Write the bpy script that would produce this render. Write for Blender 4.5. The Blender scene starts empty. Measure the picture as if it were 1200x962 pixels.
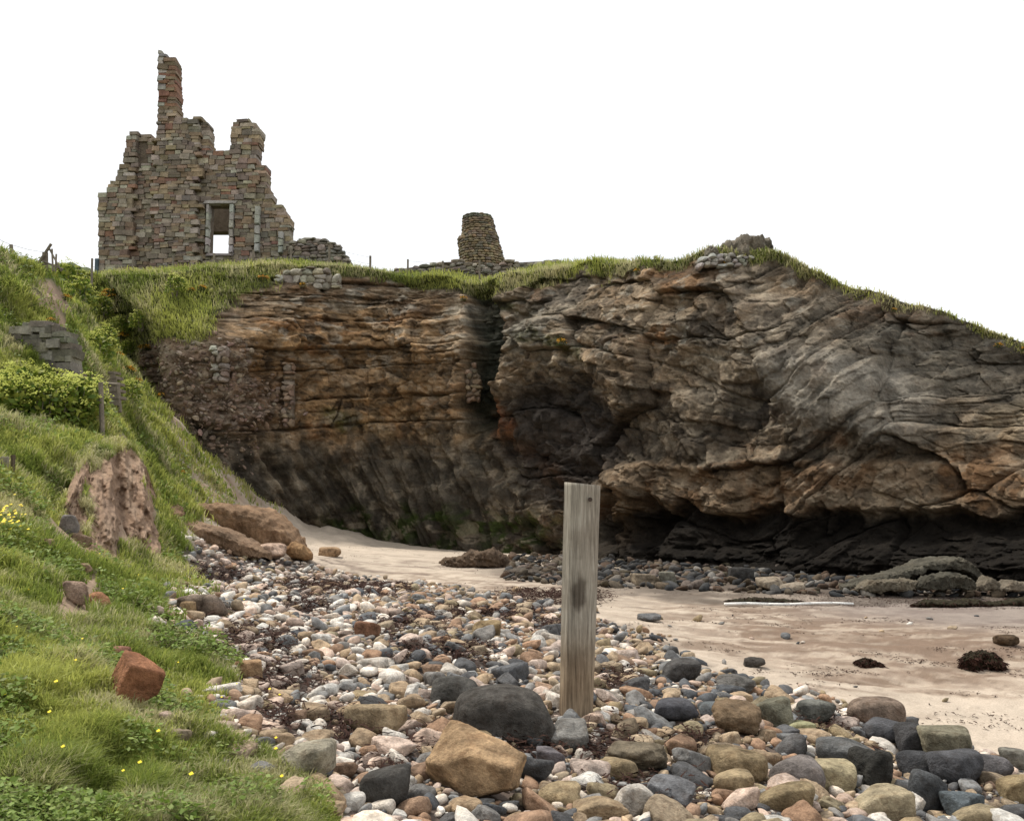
import bpy, bmesh, math, random
import numpy as np
from mathutils import Vector, Matrix

random.seed(7); rng = np.random.default_rng(7)
SC = bpy.context.scene
COL = SC.collection

# ------------------------------------------------------------------ camera, sky, sun, exposure
F = 1100.0; HOR = 575.0; CAMZ = 2.2
PITCH = math.atan((HOR - 481) / F)
cam = bpy.data.cameras.new('camera'); camo = bpy.data.objects.new('camera', cam); COL.objects.link(camo)
cam.sensor_width = 36; cam.lens = 36 * F / 1200; cam.clip_start = 0.05; cam.clip_end = 9000
camo.location = (0, 0, CAMZ); camo.rotation_euler = (math.pi / 2 + PITCH, 0, 0)
SC.camera = camo

SUN_EL = math.radians(57); SUN_AZ = math.radians(-50)        # azimuth from +Y towards +X
world = bpy.data.worlds.new('World'); SC.world = world; world.use_nodes = True
wn = world.node_tree; wn.nodes.clear()
wout = wn.nodes.new('ShaderNodeOutputWorld'); wbg = wn.nodes.new('ShaderNodeBackground')
wsky = wn.nodes.new('ShaderNodeTexSky'); wsky.sky_type = 'NISHITA'; wsky.sun_disc = False
wsky.sun_elevation = SUN_EL; wsky.sun_rotation = SUN_AZ; wsky.dust_density = 4
wmix = wn.nodes.new('ShaderNodeMix'); wmix.data_type = 'RGBA'; wmix.clamp_factor = True
wtc = wn.nodes.new('ShaderNodeTexCoord'); wno = wn.nodes.new('ShaderNodeTexNoise')
wno.inputs['Scale'].default_value = 2.2; wno.inputs['Detail'].default_value = 5
wmr = wn.nodes.new('ShaderNodeMapRange'); wmr.inputs[1].default_value = 0.3; wmr.inputs[2].default_value = 0.7
wmr.inputs[3].default_value = 0.72; wmr.inputs[4].default_value = 1.0
wmix.inputs[7].default_value = (9.4, 9.5, 9.6, 1)          # even bright cloud layer
wn.links.new(wtc.outputs['Generated'], wno.inputs['Vector'])
wn.links.new(wno.outputs[0], wmr.inputs[0]); wn.links.new(wmr.outputs[0], wmix.inputs[0])
wn.links.new(wsky.outputs[0], wmix.inputs[6]); wn.links.new(wmix.outputs[2], wbg.inputs[0])
wbg.inputs[1].default_value = 0.1
wn.links.new(wbg.outputs[0], wout.inputs[0])

sun = bpy.data.lights.new('sun', 'SUN'); suno = bpy.data.objects.new('sun', sun); COL.objects.link(suno)
sun.energy = 3.0; sun.angle = math.radians(6); sun.color = (1.0, 0.95, 0.87)
sd = Vector((math.sin(SUN_AZ) * math.cos(SUN_EL), math.cos(SUN_AZ) * math.cos(SUN_EL), math.sin(SUN_EL)))
suno.rotation_euler = sd.to_track_quat('Z', 'Y').to_euler()
SC.view_settings.view_transform = 'Standard'; SC.view_settings.look = 'None'
SC.view_settings.exposure = 0.36; SC.view_settings.gamma = 1.0; SC.view_settings.use_curve_mapping = False
SC.render.engine = 'CYCLES'
SC.cycles.max_bounces = 5; SC.cycles.diffuse_bounces = 3; SC.cycles.glossy_bounces = 2
SC.cycles.use_denoising = True

# ------------------------------------------------------------------ pixel <-> place
cp, sp_ = math.cos(PITCH), math.sin(PITCH)
def ray(px, py):
    u = (px - 600) / F; v = (481 - py) / F
    return u, cp - sp_ * v, sp_ + cp * v
def at(px, py, Y):
    x, y, z = ray(px, py); t = Y / y
    return (x * t, Y, CAMZ + z * t)
def proj(x, y, z):
    dz = z - CAMZ
    d = y * cp + dz * sp_; v = -y * sp_ + dz * cp
    d = np.where(d < 0.05, 0.05, d)
    return 600 + F * x / d, 481 - F * v / d

# ------------------------------------------------------------------ noise
def _h(ix, iy, iz, seed):
    n = (ix.astype(np.int64) * 374761393 + iy.astype(np.int64) * 668265263 + iz.astype(np.int64) * 2147483647 + seed * 974711) & 0xFFFFFFFF
    n = ((n ^ (n >> 13)) * 1274126177) & 0xFFFFFFFF
    n = ((n ^ (n >> 16)) * 2246822519) & 0xFFFFFFFF
    return ((n ^ (n >> 15)) & 0xFFFFFF) / float(0xFFFFFF)
def vn(x, y, z=None, seed=0):
    x = np.asarray(x, float); y = np.asarray(y, float)
    z = np.zeros_like(x) if z is None else np.asarray(z, float)
    ix, iy, iz = np.floor(x), np.floor(y), np.floor(z)
    fx, fy, fz = x - ix, y - iy, z - iz
    fx, fy, fz = [f * f * f * (f * (f * 6 - 15) + 10) for f in (fx, fy, fz)]
    r = 0
    for a in (0, 1):
        for b in (0, 1):
            for c in (0, 1):
                r = r + (fx if a else 1 - fx) * (fy if b else 1 - fy) * (fz if c else 1 - fz) * _h(ix + a, iy + b, iz + c, seed)
    return r * 2 - 1
def fbm(x, y, z=None, o=4, seed=0, g=0.5):
    r = 0; a = 1; t = 0
    for i in range(o):
        f = 2.03 ** i
        r = r + a * vn(np.asarray(x) * f, np.asarray(y) * f, None if z is None else np.asarray(z) * f, seed + i * 17)
        t += a; a *= g
    return r / t * 1.6
def voro(u, v, seed=0, jit=0.85):
    """cell id random, second random, edge distance, local offset (du,dv)"""
    iu, iv = np.floor(u), np.floor(v)
    d1 = np.full(u.shape, 9.); d2 = np.full(u.shape, 9.)
    r1 = np.zeros(u.shape); r2 = np.zeros(u.shape); du = np.zeros(u.shape); dv = np.zeros(u.shape)
    for a in (-1, 0, 1):
        for b in (-1, 0, 1):
            cu, cv = iu + a, iv + b; z0 = np.zeros_like(cu)
            pu = cu + 0.5 + jit * (_h(cu, cv, z0, seed) - .5); pv = cv + 0.5 + jit * (_h(cu, cv, z0, seed + 1) - .5)
            d = np.hypot(u - pu, v - pv)
            n1 = d < d1
            d2 = np.where(n1, d1, np.minimum(d2, d)); d1 = np.where(n1, d, d1)
            r1 = np.where(n1, _h(cu, cv, z0, seed + 2), r1); r2 = np.where(n1, _h(cu, cv, z0, seed + 3), r2)
            du = np.where(n1, u - pu, du); dv = np.where(n1, v - pv, dv)
    return r1, r2, d2 - d1, du, dv
def sstep(a, b, x):
    t = np.clip((x - a) / (b - a), 0, 1); return t * t * (3 - 2 * t)
def sdf(px, py, poly):
    """signed distance (px), positive inside"""
    P = np.array(poly, float); px = np.asarray(px, float); py = np.asarray(py, float)
    best = np.full(px.shape, 1e9); ins = np.zeros(px.shape, bool)
    n = len(P)
    for i in range(n):
        a, b = P[i], P[(i + 1) % n]
        ex, ey = b - a; wx, wy = px - a[0], py - a[1]
        t = np.clip((wx * ex + wy * ey) / (ex * ex + ey * ey + 1e-9), 0, 1)
        best = np.minimum(best, np.hypot(wx - ex * t, wy - ey * t))
        if a[1] != b[1]:
            c = ((a[1] > py) != (b[1] > py)) & (px < (b[0] - a[0]) * (py - a[1]) / (b[1] - a[1]) + a[0])
            ins ^= c
    return np.where(ins, best, -best)
def ell(px, py, cx, cy, rx, ry, ang=0, soft=0.5):
    c, s = math.cos(math.radians(ang)), math.sin(math.radians(ang))
    x, y = px - cx, py - cy
    d = np.hypot((x * c + y * s) / rx, (-x * s + y * c) / ry)
    return sstep(1 + soft, 1 - soft, d)

# ------------------------------------------------------------------ mesh helpers
def mesh_np(name, V, Fc, cols=None, smooth=True):
    me = bpy.data.meshes.new(name)
    V = np.asarray(V, np.float32); Fc = np.asarray(Fc, np.int32); k = Fc.shape[1]
    me.vertices.add(len(V)); me.vertices.foreach_set('co', V.ravel())
    me.loops.add(Fc.size); me.loops.foreach_set('vertex_index', Fc.ravel())
    me.polygons.add(len(Fc)); me.polygons.foreach_set('loop_start', np.arange(0, Fc.size, k, dtype=np.int32))
    try: me.polygons.foreach_set('loop_total', np.full(len(Fc), k, np.int32))
    except Exception: pass
    me.polygons.foreach_set('use_smooth', np.full(len(Fc), smooth, bool))
    if cols is not None:
        a = me.color_attributes.new('Col', 'FLOAT_COLOR', 'POINT')
        c4 = np.ones((len(V), 4), np.float32); c4[:, :cols.shape[1]] = cols
        a.data.foreach_set('color', c4.ravel())
    me.update(calc_edges=True); me.validate()
    return me
def grid_faces(nr, nc):
    i = np.arange(nr - 1)[:, None] * nc + np.arange(nc - 1)[None, :]
    return np.stack([i, i + 1, i + nc + 1, i + nc], -1).reshape(-1, 4)
def link(name, me, mat=None, parent=None, loc=None):
    o = bpy.data.objects.new(name, me); COL.objects.link(o)
    if mat is not None and me is not None and len(me.materials) == 0: me.materials.append(mat)
    if parent is not None: o.parent = parent
    if loc is not None: o.location = loc
    return o
def tag(o, label, cat=None, group=None, kind=None):
    if label: o['label'] = label
    if cat:
        o['category'] = cat; o['kind'] = 'thing'
    if group: o['group'] = group
    if kind: o['kind'] = kind
    return o
def empty(name, loc=(0, 0, 0), rz=0):
    o = bpy.data.objects.new(name, None); COL.objects.link(o); o.location = loc; o.rotation_euler = (0, 0, rz); o.empty_display_size = .2
    return o
def struct(o): o['kind'] = 'structure'; return o

class MB:
    def __init__(s): s.v = []; s.f = []
    def box(s, x0, x1, y0, y1, z0, z1, jit=0):
        b = len(s.v)
        for x in (x0, x1):
            for y in (y0, y1):
                for z in (z0, z1): s.v.append((x + random.uniform(-jit, jit), y + random.uniform(-jit, jit), z + random.uniform(-jit, jit)))
        for f in ((0, 1, 3, 2), (4, 6, 7, 5), (0, 4, 5, 1), (2, 3, 7, 6), (0, 2, 6, 4), (1, 5, 7, 3)): s.f.append(tuple(b + i for i in f))
    def bar(s, a, b, r, n=6, r2=None):
        a = Vector(a); b = Vector(b); r2 = r if r2 is None else r2
        d = (b - a).normalized(); t = d.orthogonal().normalized(); w = d.cross(t); k = len(s.v)
        for c, q in ((a, r), (b, r2)):
            for i in range(n):
                g = 2 * math.pi * i / n; s.v.append(tuple(c + (t * math.cos(g) + w * math.sin(g)) * q))
        for i in range(n): s.f.append((k + i, k + (i + 1) % n, k + n + (i + 1) % n, k + n + i))
        s.f.append(tuple(k + i for i in range(n))[::-1]); s.f.append(tuple(k + n + i for i in range(n)))
    def build(s, name, mat, parent=None, loc=None, smooth=False):
        me = bpy.data.meshes.new(name); me.from_pydata(s.v, [], s.f); me.update()
        for p in me.polygons: p.use_smooth = smooth
        return link(name, me, mat, parent, loc)

# ------------------------------------------------------------------ materials
def nodemat(name):
    m = bpy.data.materials.new(name); m.use_nodes = True
    nt = m.node_tree; b = nt.nodes['Principled BSDF']; b.inputs['Specular IOR Level'].default_value = 0.25
    return m, nt, b
def N(nt, t, **kw):
    n = nt.nodes.new(t)
    for k, v in kw.items(): setattr(n, k, v)
    return n
def rockmat(name, src, s1=6, s2=40, lo=0.6, hi=1.35, bump=0.4, rough=0.85, tint=None, spec=0.25, speck=0.0, bdist=0.02):
    """colour from a vertex attribute ('attr'), the object colour ('obj') or a fixed tuple, broken up by noise"""
    m, nt, b = nodemat(name); L = nt.links
    if src == 'attr': c = N(nt, 'ShaderNodeAttribute', attribute_name='Col').outputs['Color']
    elif src == 'obj': c = N(nt, 'ShaderNodeObjectInfo').outputs['Color']
    else:
        g = N(nt, 'ShaderNodeRGB'); g.outputs[0].default_value = (*src, 1); c = g.outputs[0]
    geo = N(nt, 'ShaderNodeNewGeometry')
    n1 = N(nt, 'ShaderNodeTexNoise'); n1.inputs['Scale'].default_value = s1; n1.inputs['Detail'].default_value = 6; n1.inputs['Roughness'].default_value = .65
    n2 = N(nt, 'ShaderNodeTexNoise'); n2.inputs['Scale'].default_value = s2; n2.inputs['Detail'].default_value = 5; n2.inputs['Roughness'].default_value = .7
    for n in (n1, n2): L.new(geo.outputs['Position'], n.inputs['Vector'])
    mr = N(nt, 'ShaderNodeMapRange'); mr.inputs[1].default_value = .3; mr.inputs[2].default_value = .7; mr.inputs[3].default_value = lo; mr.inputs[4].default_value = hi
    L.new(n1.outputs[0], mr.inputs[0])
    mr2 = N(nt, 'ShaderNodeMapRange'); mr2.inputs[1].default_value = .3; mr2.inputs[2].default_value = .7; mr2.inputs[3].default_value = .72; mr2.inputs[4].default_value = 1.28
    L.new(n2.outputs[0], mr2.inputs[0])
    mm = N(nt, 'ShaderNodeMath', operation='MULTIPLY'); L.new(mr.outputs[0], mm.inputs[0]); L.new(mr2.outputs[0], mm.inputs[1])
    vm = N(nt, 'ShaderNodeVectorMath', operation='SCALE'); L.new(c, vm.inputs[0]); L.new(mm.outputs[0], vm.inputs['Scale'])
    out = vm.outputs[0]
    if tint is not None:      # a second hue in patches
        n3 = N(nt, 'ShaderNodeTexNoise'); n3.inputs['Scale'].default_value = s1 * 1.7; n3.inputs['Detail'].default_value = 4
        L.new(geo.outputs['Position'], n3.inputs['Vector'])
        m3 = N(nt, 'ShaderNodeMapRange'); m3.inputs[1].default_value = .5; m3.inputs[2].default_value = .68; m3.inputs[4].default_value = .55
        L.new(n3.outputs[0], m3.inputs[0])
        mx = N(nt, 'ShaderNodeMix', data_type='RGBA', blend_type='MULTIPLY'); L.new(m3.outputs[0], mx.inputs[0]); L.new(out, mx.inputs[6]); mx.inputs[7].default_value = (*tint, 1)
        out = mx.outputs[2]
    L.new(out, b.inputs['Base Color'])
    b.inputs['Roughness'].default_value = rough; b.inputs['Specular IOR Level'].default_value = spec
    bp = N(nt, 'ShaderNodeBump'); bp.inputs['Strength'].default_value = bump; bp.inputs['Distance'].default_value = bdist
    ad = N(nt, 'ShaderNodeMath', operation='ADD'); L.new(n1.outputs[0], ad.inputs[0]); L.new(n2.outputs[0], ad.inputs[1])
    L.new(ad.outputs[0], bp.inputs['Height']); L.new(bp.outputs[0], b.inputs['Normal'])
    return m
def leafmat(name, trans=0.35):
    m, nt, b = nodemat(name); L = nt.links
    c = N(nt, 'ShaderNodeAttribute', attribute_name='Col').outputs['Color']
    L.new(c, b.inputs['Base Color']); b.inputs['Roughness'].default_value = .6; b.inputs['Specular IOR Level'].default_value = .2
    t = N(nt, 'ShaderNodeBsdfTranslucent'); L.new(c, t.inputs[0])
    mx = N(nt, 'ShaderNodeMixShader'); mx.inputs[0].default_value = trans
    L.new(b.outputs[0], mx.inputs[1]); L.new(t.outputs[0], mx.inputs[2]); L.new(mx.outputs[0], nt.nodes['Material Output'].inputs[0])
    return m
M_CLIFF = rockmat('cliff_rock', 'attr', 1.6, 11, .42, 1.55, 1.0, .9, bdist=.1, tint=(.62, .55, .5), spec=.1)
M_GROUND = rockmat('ground_cover', 'attr', 2.5, 70, .85, 1.15, .35, .95, bdist=.012)
M_EARTH = rockmat('bare_earth', 'attr', 5, 30, .7, 1.3, .9, .95, bdist=.05)
M_STONE_O = rockmat('ashlar_stone', 'obj', 3, 14, .68, 1.32, .7, .92, bdist=.04)
M_STONE_A = rockmat('rubble_stone', 'attr', 3, 14, .68, 1.32, .7, .92, bdist=.04)
M_MORTAR = rockmat('mortar', (.17, .135, .1), 4, 20, .6, 1.3, .8, .95, bdist=.05)
M_COB_O = rockmat('cobble', 'obj', 14, 80, .5, 1.48, .9, .85, tint=(.5, .42, .36), bdist=.018, spec=.18)
M_COB_A = rockmat('small_cobble', 'attr', 14, 80, .52, 1.45, .8, .85, tint=(.65, .57, .5), bdist=.008)
M_BOULD = rockmat('boulder_rock', 'obj', 8, 55, .42, 1.55, 1.0, .88, tint=(.45, .37, .31), bdist=.03, spec=.15)
M_SLAB = rockmat('ledge_rock', 'obj', 2.2, 14, .5, 1.45, 1.0, .9, tint=(.5, .42, .36), bdist=.1, spec=.15)
M_GRASS = leafmat('grass_blades', .5)
M_LEAF = leafmat('leaves', .35)
M_PETAL = rockmat('blossom', (.75, .36, .012), 20, 60, .7, 1.2, .1, .7)
M_UMBEL = rockmat('umbel', (.52, .55, .1), 20, 60, .7, 1.2, .1, .7)
M_BUTTER = rockmat('buttercup_petal', (.8, .62, .02), 20, 60, .8, 1.1, .1, .7)
M_WEED = rockmat('seaweed', (.035, .017, .012), 30, 90, .5, 1.6, .3, .8, spec=.08)
M_WEEDG = rockmat('kelp_clump', (.026, .022, .012), 12, 60, .5, 1.6, .6, .8, spec=.1)
M_WHITE = rockmat('bleached_pole', (.75, .74, .7), 8, 40, .9, 1.1, .2, .6)
M_TREAD = rockmat('weathered_wood', (.2, .17, .13), 5, 30, .7, 1.3, .4, .9)
M_WIRE = rockmat('fence_wire', (.12, .12, .12), 5, 30, .9, 1.1, .1, .6)

# ------------------------------------------------------------------ ground height
GP = [  # px, py, depth
 (0,962,3.3),(150,962,3.5),(330,962,4.0),(0,850,4.2),(150,850,4.6),(280,860,5.2),(0,750,5.6),(100,750,6.2),(200,760,7.0),
 (0,680,7.2),(90,690,8.3),(190,700,10.0),(0,600,9.5),(60,600,11.2),(60,640,10.0),(0,548,11.5),(85,545,14.5),(120,520,17.0),
 (150,648,13.6),(100,652,11.6),(185,645,15.5),(178,602,19.0),(205,596,21.0),(228,602,23.0),
 (0,500,16.0),(60,492,18.0),(112,490,19.0),(0,455,20.0),(60,447,21.5),(118,472,22.5),(0,388,22.5),(-40,380,22.5),(50,430,23.6),(25,425,23.4),(60,372,25.5),(30,366,25.2),
 (0,297,28.0),(30,313,29.0),(60,327,29.5),(78,350,29.5),(78,378,27.5),
 (105,430,30.0),(112,385,36.0),(104,345,44.0),(108,324,51.0),(140,445,33.0),(130,402,37.0),
 (160,482,31.0),(184,522,29.6),(216,565,28.6),(160,555,25.5),(238,592,29.4),
 (675,838,7.1),(600,962,4.6),(450,962,4.3),(800,962,5.0),(1000,962,5.6),(1200,962,6.0),(1200,890,7.6),(1000,800,10.4),(850,709,18.0),(1000,709,18.0),
 (1200,695,20.0),(900,690,20.5),(700,668,25.0),(560,650,29.0),(400,640,29.5),(380,620,37.0),(330,646,23.0),(240,650,18.5),(250,690,12.5),(300,800,6.8),
 (400,900,5.1),(430,700,14.0),(560,760,9.4),(500,690,17.0),(780,760,11.6),(620,700,17.2),(1200,760,12.6),
]
GW = [(0,50,0.2),(8,40,-.1),(15,34,-.3),(22,26,-.4),(25,10,-.4),(45,20,-1.6),(60,-10,-2.2),(70,60,-2.5),(0,-8,.9),(-12,-4,3),(12,-4,.2),(-40,10,9),(-60,50,13),(-45,85,14),(10,90,0),(0,1,.75),(2.5,1.5,.6),(-2,1.2,1.0),(-9,30.5,.9),(-8,33,.9),(-6,44,.6),(-12,44,1.0),(-17,44,4),(-30,40,12.5),(-26,46,13.2)]
CP = np.array([at(*g) for g in GP] + GW)
def _phi(d): return np.sqrt(d * d + 0.8)
_K = _phi(np.hypot(CP[:, None, 0] - CP[None, :, 0], CP[:, None, 1] - CP[None, :, 1]))
_n = len(CP); _A = np.zeros((_n + 1, _n + 1)); _A[:_n, :_n] = _K - np.eye(_n) * 0.02; _A[:_n, _n] = 1; _A[_n, :_n] = 1
_w = np.linalg.solve(_A, np.append(CP[:, 2], 0))
def gh0(x, y):
    x = np.asarray(x, float); y = np.asarray(y, float); r = np.full(x.shape, _w[_n])
    for i in range(_n): r = r + _w[i] * _phi(np.hypot(x - CP[i, 0], y - CP[i, 1]))
    far = sstep(90, 160, np.hypot(x, y))
    return r * (1 - far) + far * np.where(x < 0, 8.0, -3.0) * 1.0

GRASS_POLY = [(-900,2000),(398,2000),(398,975),(392,940),(350,905),(300,900),(255,872),(262,845),(240,822),(286,796),(255,764),(217,746),(180,722),(196,698),(240,692),(214,668),(212,640),(205,615),(228,610),(232,596),(225,570),(205,520),(190,480),(175,440),(165,410),(230,395),(260,350),(330,330),(330,100),(-900,100)]
PEB_POLY = [(206,640),(250,634),(330,650),(400,668),(430,684),(520,700),(600,712),(690,728),(770,758),(830,790),(880,806),(905,824),(960,818),(1010,835),(1060,862),(1130,880),(1185,900),(1215,930),(1240,1010),(300,1010),(300,900),(240,860),(215,760),(175,722),(190,695)]
EARTH_POLYS = [[(30,335),(62,328),(85,352),(90,382),(72,380),(48,352)], [(58,598),(85,560),(100,528),(150,512),(172,560),(182,600),(178,645),(95,655),(60,640)], [(60,700),(110,680),(125,715),(70,730)]]
WRACK = [(300,760,45,22),(335,800,40,22),(250,675,34,10),(420,690,60,10),(360,715,30,12),(520,770,60,16),(470,735,55,10),(410,855,40,20),(330,845,30,16),(700,880,60,28),(770,935,60,22),(620,880,50,14),(810,875,26,12),(360,690,50,8),(500,870,30,14),(560,720,80,7),(660,735,40,7),(730,800,26,10),(240,720,20,10),(960,850,36,9),(1010,900,30,14),(450,905,30,12),(650,700,60,5)]

def masks(x, y, z):
    px, py = proj(x, y, z)
    j = fbm(x * 3, y * 3, seed=5) * 14 + fbm(x * 14, y * 14, seed=6) * 6
    front = y > 1.0
    g = sdf(px, py, GRASS_POLY) + j
    g = np.where(front, g, np.where(x < .6, 30, -30))
    p = sdf(px, py, PEB_POLY) + j * .8
    p = np.where(front, p, np.where(x >= .6, 30, -30))
    return px, py, sstep(-6, 6, g), sstep(-10, 8, p)

# ---- ground sheet, a fan of cells that grows with distance
ang = np.concatenate([np.radians(np.linspace(-180, -40, 36)[:-1]), np.radians(np.linspace(-40, 37, 520)), np.radians(np.linspace(37, 180, 36)[1:])])
rad = np.concatenate([np.geomspace(.15, 3, 30)[:-1], np.geomspace(3, 60, 350), np.geomspace(60, 4000, 36)[1:]])
A_, R_ = np.meshgrid(ang, rad)
gx = R_ * np.sin(A_); gy = R_ * np.cos(A_); gz = gh0(gx, gy)
gpx, gpy, mg, mp = masks(gx, gy, gz)
near = sstep(150, 60, R_)
gz = gz + near * sstep(-5, -8, gx) * sstep(16, 22, gy) * (fbm(gx * .55, gy * .55, seed=7) * .38)
gz = gz + near * (mg * (fbm(gx * 1.1, gy * 1.1, seed=1) * .09 + fbm(gx * 4, gy * 4, seed=2) * .035)
                  + (1 - mg) * mp * fbm(gx * 3, gy * 3, seed=3) * .035
                  + (1 - mg) * (1 - mp) * (fbm(gx * .9, gy * 1.6, seed=4) * .03 + fbm(gx * 7, gy * 9, o=3, seed=41) * .009))
sand = np.array([.45, .375, .295]); gravel = np.array([.10, .075, .06]); soil = np.array([.08, .105, .03]); earth = np.array([.28, .2, .14])
wrk = np.zeros(gx.shape)
vis = (gy > 2) & (np.abs(gpx - 600) < 900)
for (cx, cy, rx, ry) in WRACK: wrk = np.maximum(wrk, ell(gpx, gpy + fbm(gx * 5, gy * 5, seed=9) * 6, cx, cy, rx, ry, 0, .5))
colr = sand * (1 + .10 * fbm(gx * .6, gy * .6, seed=11))[..., None] + np.zeros(gx.shape + (3,))
def blend(c, m, k): return c * (1 - m[..., None]) + np.asarray(k) * m[..., None]
# shell-grit and weed flecks on the lower sand, damp strip by the rock shelf
fl = sstep(.12, .5, fbm(gx * .8, gy * 1.7, o=5, seed=12)) * sstep(640, 900, gpx) * sstep(860, 800, gpy)
fl = np.maximum(fl, ell(gpx, gpy, 1080, 765, 210, 38, 4, .6) * (.55 + .45 * sstep(-.2, .4, fbm(gx * 2, gy * 3, seed=13))))
fl = fl * (.6 + .4 * sstep(-.3, .3, fbm(gx * 3, gy * 5, o=4, seed=73)))
colr = blend(colr, np.clip(fl * 1.1, 0, .95), (.185, .13, .09))
tiny = sstep(.42, .62, fbm(gx * 9, gy * 14, o=3, seed=14)) * sstep(22, 9, gy)
colr = blend(colr, tiny * .55 * (.25 + fl), (.12, .085, .06))
belt = np.maximum(ell(gpx, gpy, 1040, 755, 270, 40, 7, .6), .8 * ell(gpx, gpy, 560, 688, 170, 14, 4, .6)) * sstep(-.45, .35, fbm(gx * 2.2, gy * 4, o=5, seed=74, g=.65))
colr = blend(colr, belt * .9, (.165, .112, .078))
wet = ell(gpx, gpy, 1130, 716, 190, 20, 3, .6)
colr = blend(colr, wet * .75, (.17, .14, .125))
stn = sstep(712, 694, gpy + fbm(gx * 1.2, gy * 1.2, seed=15) * 9) * sstep(640, 780, gpx) + ell(gpx, gpy, 640, 672, 80, 10, 4, .5) * .8
colr = blend(colr, np.clip(stn, 0, 1) * .9, (.075, .058, .045))
strand = sstep(.25, .5, fbm(gx * .7, gy * 2.6, o=5, seed=16)) * ell(gpx, gpy, 520, 680, 190, 26, 3, .5)
colr = blend(colr, strand * .6, (.13, .09, .07))
colr = blend(colr, mp, gravel)
colr = blend(colr, wrk * .7 * mp, (.035, .022, .018))
soilv = soil * (1 + .5 * fbm(gx * 1.5, gy * 1.5, seed=17))[..., None]
colr = colr * (1 - mg[..., None]) + soilv * mg[..., None]
me_ = sstep(1.2, 2.2, gz) * (gx < -6) * (gy > 18) * (1 - mg)
mg = np.maximum(mg, me_ * sstep(.7, .2, fbm(gx * .9, gy * .9, seed=19))); me_ = me_ * (1 - mg)
for k, pl in enumerate(EARTH_POLYS): me_ = np.maximum(me_, np.where((gy > (24 if k == 0 else 6)) & (gy < 34), sstep(-5, 5, sdf(gpx, gpy, pl) + fbm(gx * 3, gy * 3, seed=18) * 7), 0))
colr = blend(colr, me_, earth)
mg = mg * (1 - me_)
seab = sstep(120, 200, R_) * (gx > 0)
colr = blend(colr, seab, (.2, .17, .14))
V = np.stack([gx, gy, gz], -1).reshape(-1, 3)
ground_o = struct(link('ground', mesh_np('ground', V, grid_faces(*gx.shape), np.clip(colr, .01, .9).reshape(-1, 3)), M_GROUND))
tag(ground_o, 'pale sand beach rising left into a grassy bank')

def zat(x, y):
    """surface height of the ground sheet (bilinear in its own cells)"""
    x = np.atleast_1d(np.asarray(x, float)); y = np.atleast_1d(np.asarray(y, float))
    a = np.arctan2(x, y); r = np.hypot(x, y)
    i = np.clip(np.searchsorted(rad, r) - 1, 0, len(rad) - 2); j = np.clip(np.searchsorted(ang, a) - 1, 0, len(ang) - 2)
    fr = np.clip((r - rad[i]) / (rad[i + 1] - rad[i]), 0, 1); fa = np.clip((a - ang[j]) / (ang[j + 1] - ang[j]), 0, 1)
    return (gz[i, j] * (1 - fr) + gz[i + 1, j] * fr) * (1 - fa) + (gz[i, j + 1] * (1 - fr) + gz[i + 1, j + 1] * fr) * fa
def hit(px, py, y0=2.5, y1=60):
    """first place where the sight line through a pixel meets the ground"""
    Y = np.geomspace(y0, y1, 1500); x, y, z = ray(px, py); t = Y / y
    g = zat(x * t, Y); zz = CAMZ + z * t
    k = np.argmax(zz <= g) if (zz <= g).any() else len(Y) - 1
    return np.array([x * t[k], Y[k], g[k]])

# sea beyond the rocks on the right
m_sea, nt, b = nodemat('sea_water'); b.inputs['Base Color'].default_value = (.05, .07, .075, 1); b.inputs['Roughness'].default_value = .15
nz = N(nt, 'ShaderNodeTexNoise'); nz.inputs['Scale'].default_value = .8; nz.inputs['Detail'].default_value = 5
bp = N(nt, 'ShaderNodeBump'); bp.inputs['Strength'].default_value = .5; bp.inputs['Distance'].default_value = .3
nt.links.new(N(nt, 'ShaderNodeNewGeometry').outputs['Position'], nz.inputs['Vector']); nt.links.new(nz.outputs[0], bp.inputs['Height']); nt.links.new(bp.outputs[0], b.inputs['Normal'])
mb = MB(); mb.v = [(30, -3000, -.9), (4000, -3000, -.9), (4000, 4000, -.9), (30, 4000, -.9)]; mb.f = [(0, 1, 2, 3)]
struct(mb.build('sea', m_sea))

# ------------------------------------------------------------------ headland: cliff face and plateau as one sheet
def tab(xs, ys): return lambda v: np.interp(v, xs, ys)
kx = [-200, 60, 150, 200, 260, 330, 400, 480, 550, 620, 700, 800, 900, 1000, 1100, 1200, 1320, 1450, 1600]
kd = [37.5, 36, 33.5, 32.8, 34, 36.5, 38, 37.5, 36, 34, 31, 28.5, 26.5, 25, 23.5, 22, 20, 18.5, 17.5]
NC = 980
cpx = np.linspace(-160, 1600, 460); cd = np.interp(cpx, kx, kd)
for _ in range(30): cd[1:-1] = (cd[:-2] + cd[2:] + cd[1:-1]) / 3
cx0 = (cpx - 600) / F * cd; cy0 = cd
sl = np.concatenate([[0], np.cumsum(np.hypot(np.diff(cx0), np.diff(cy0)))])
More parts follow.
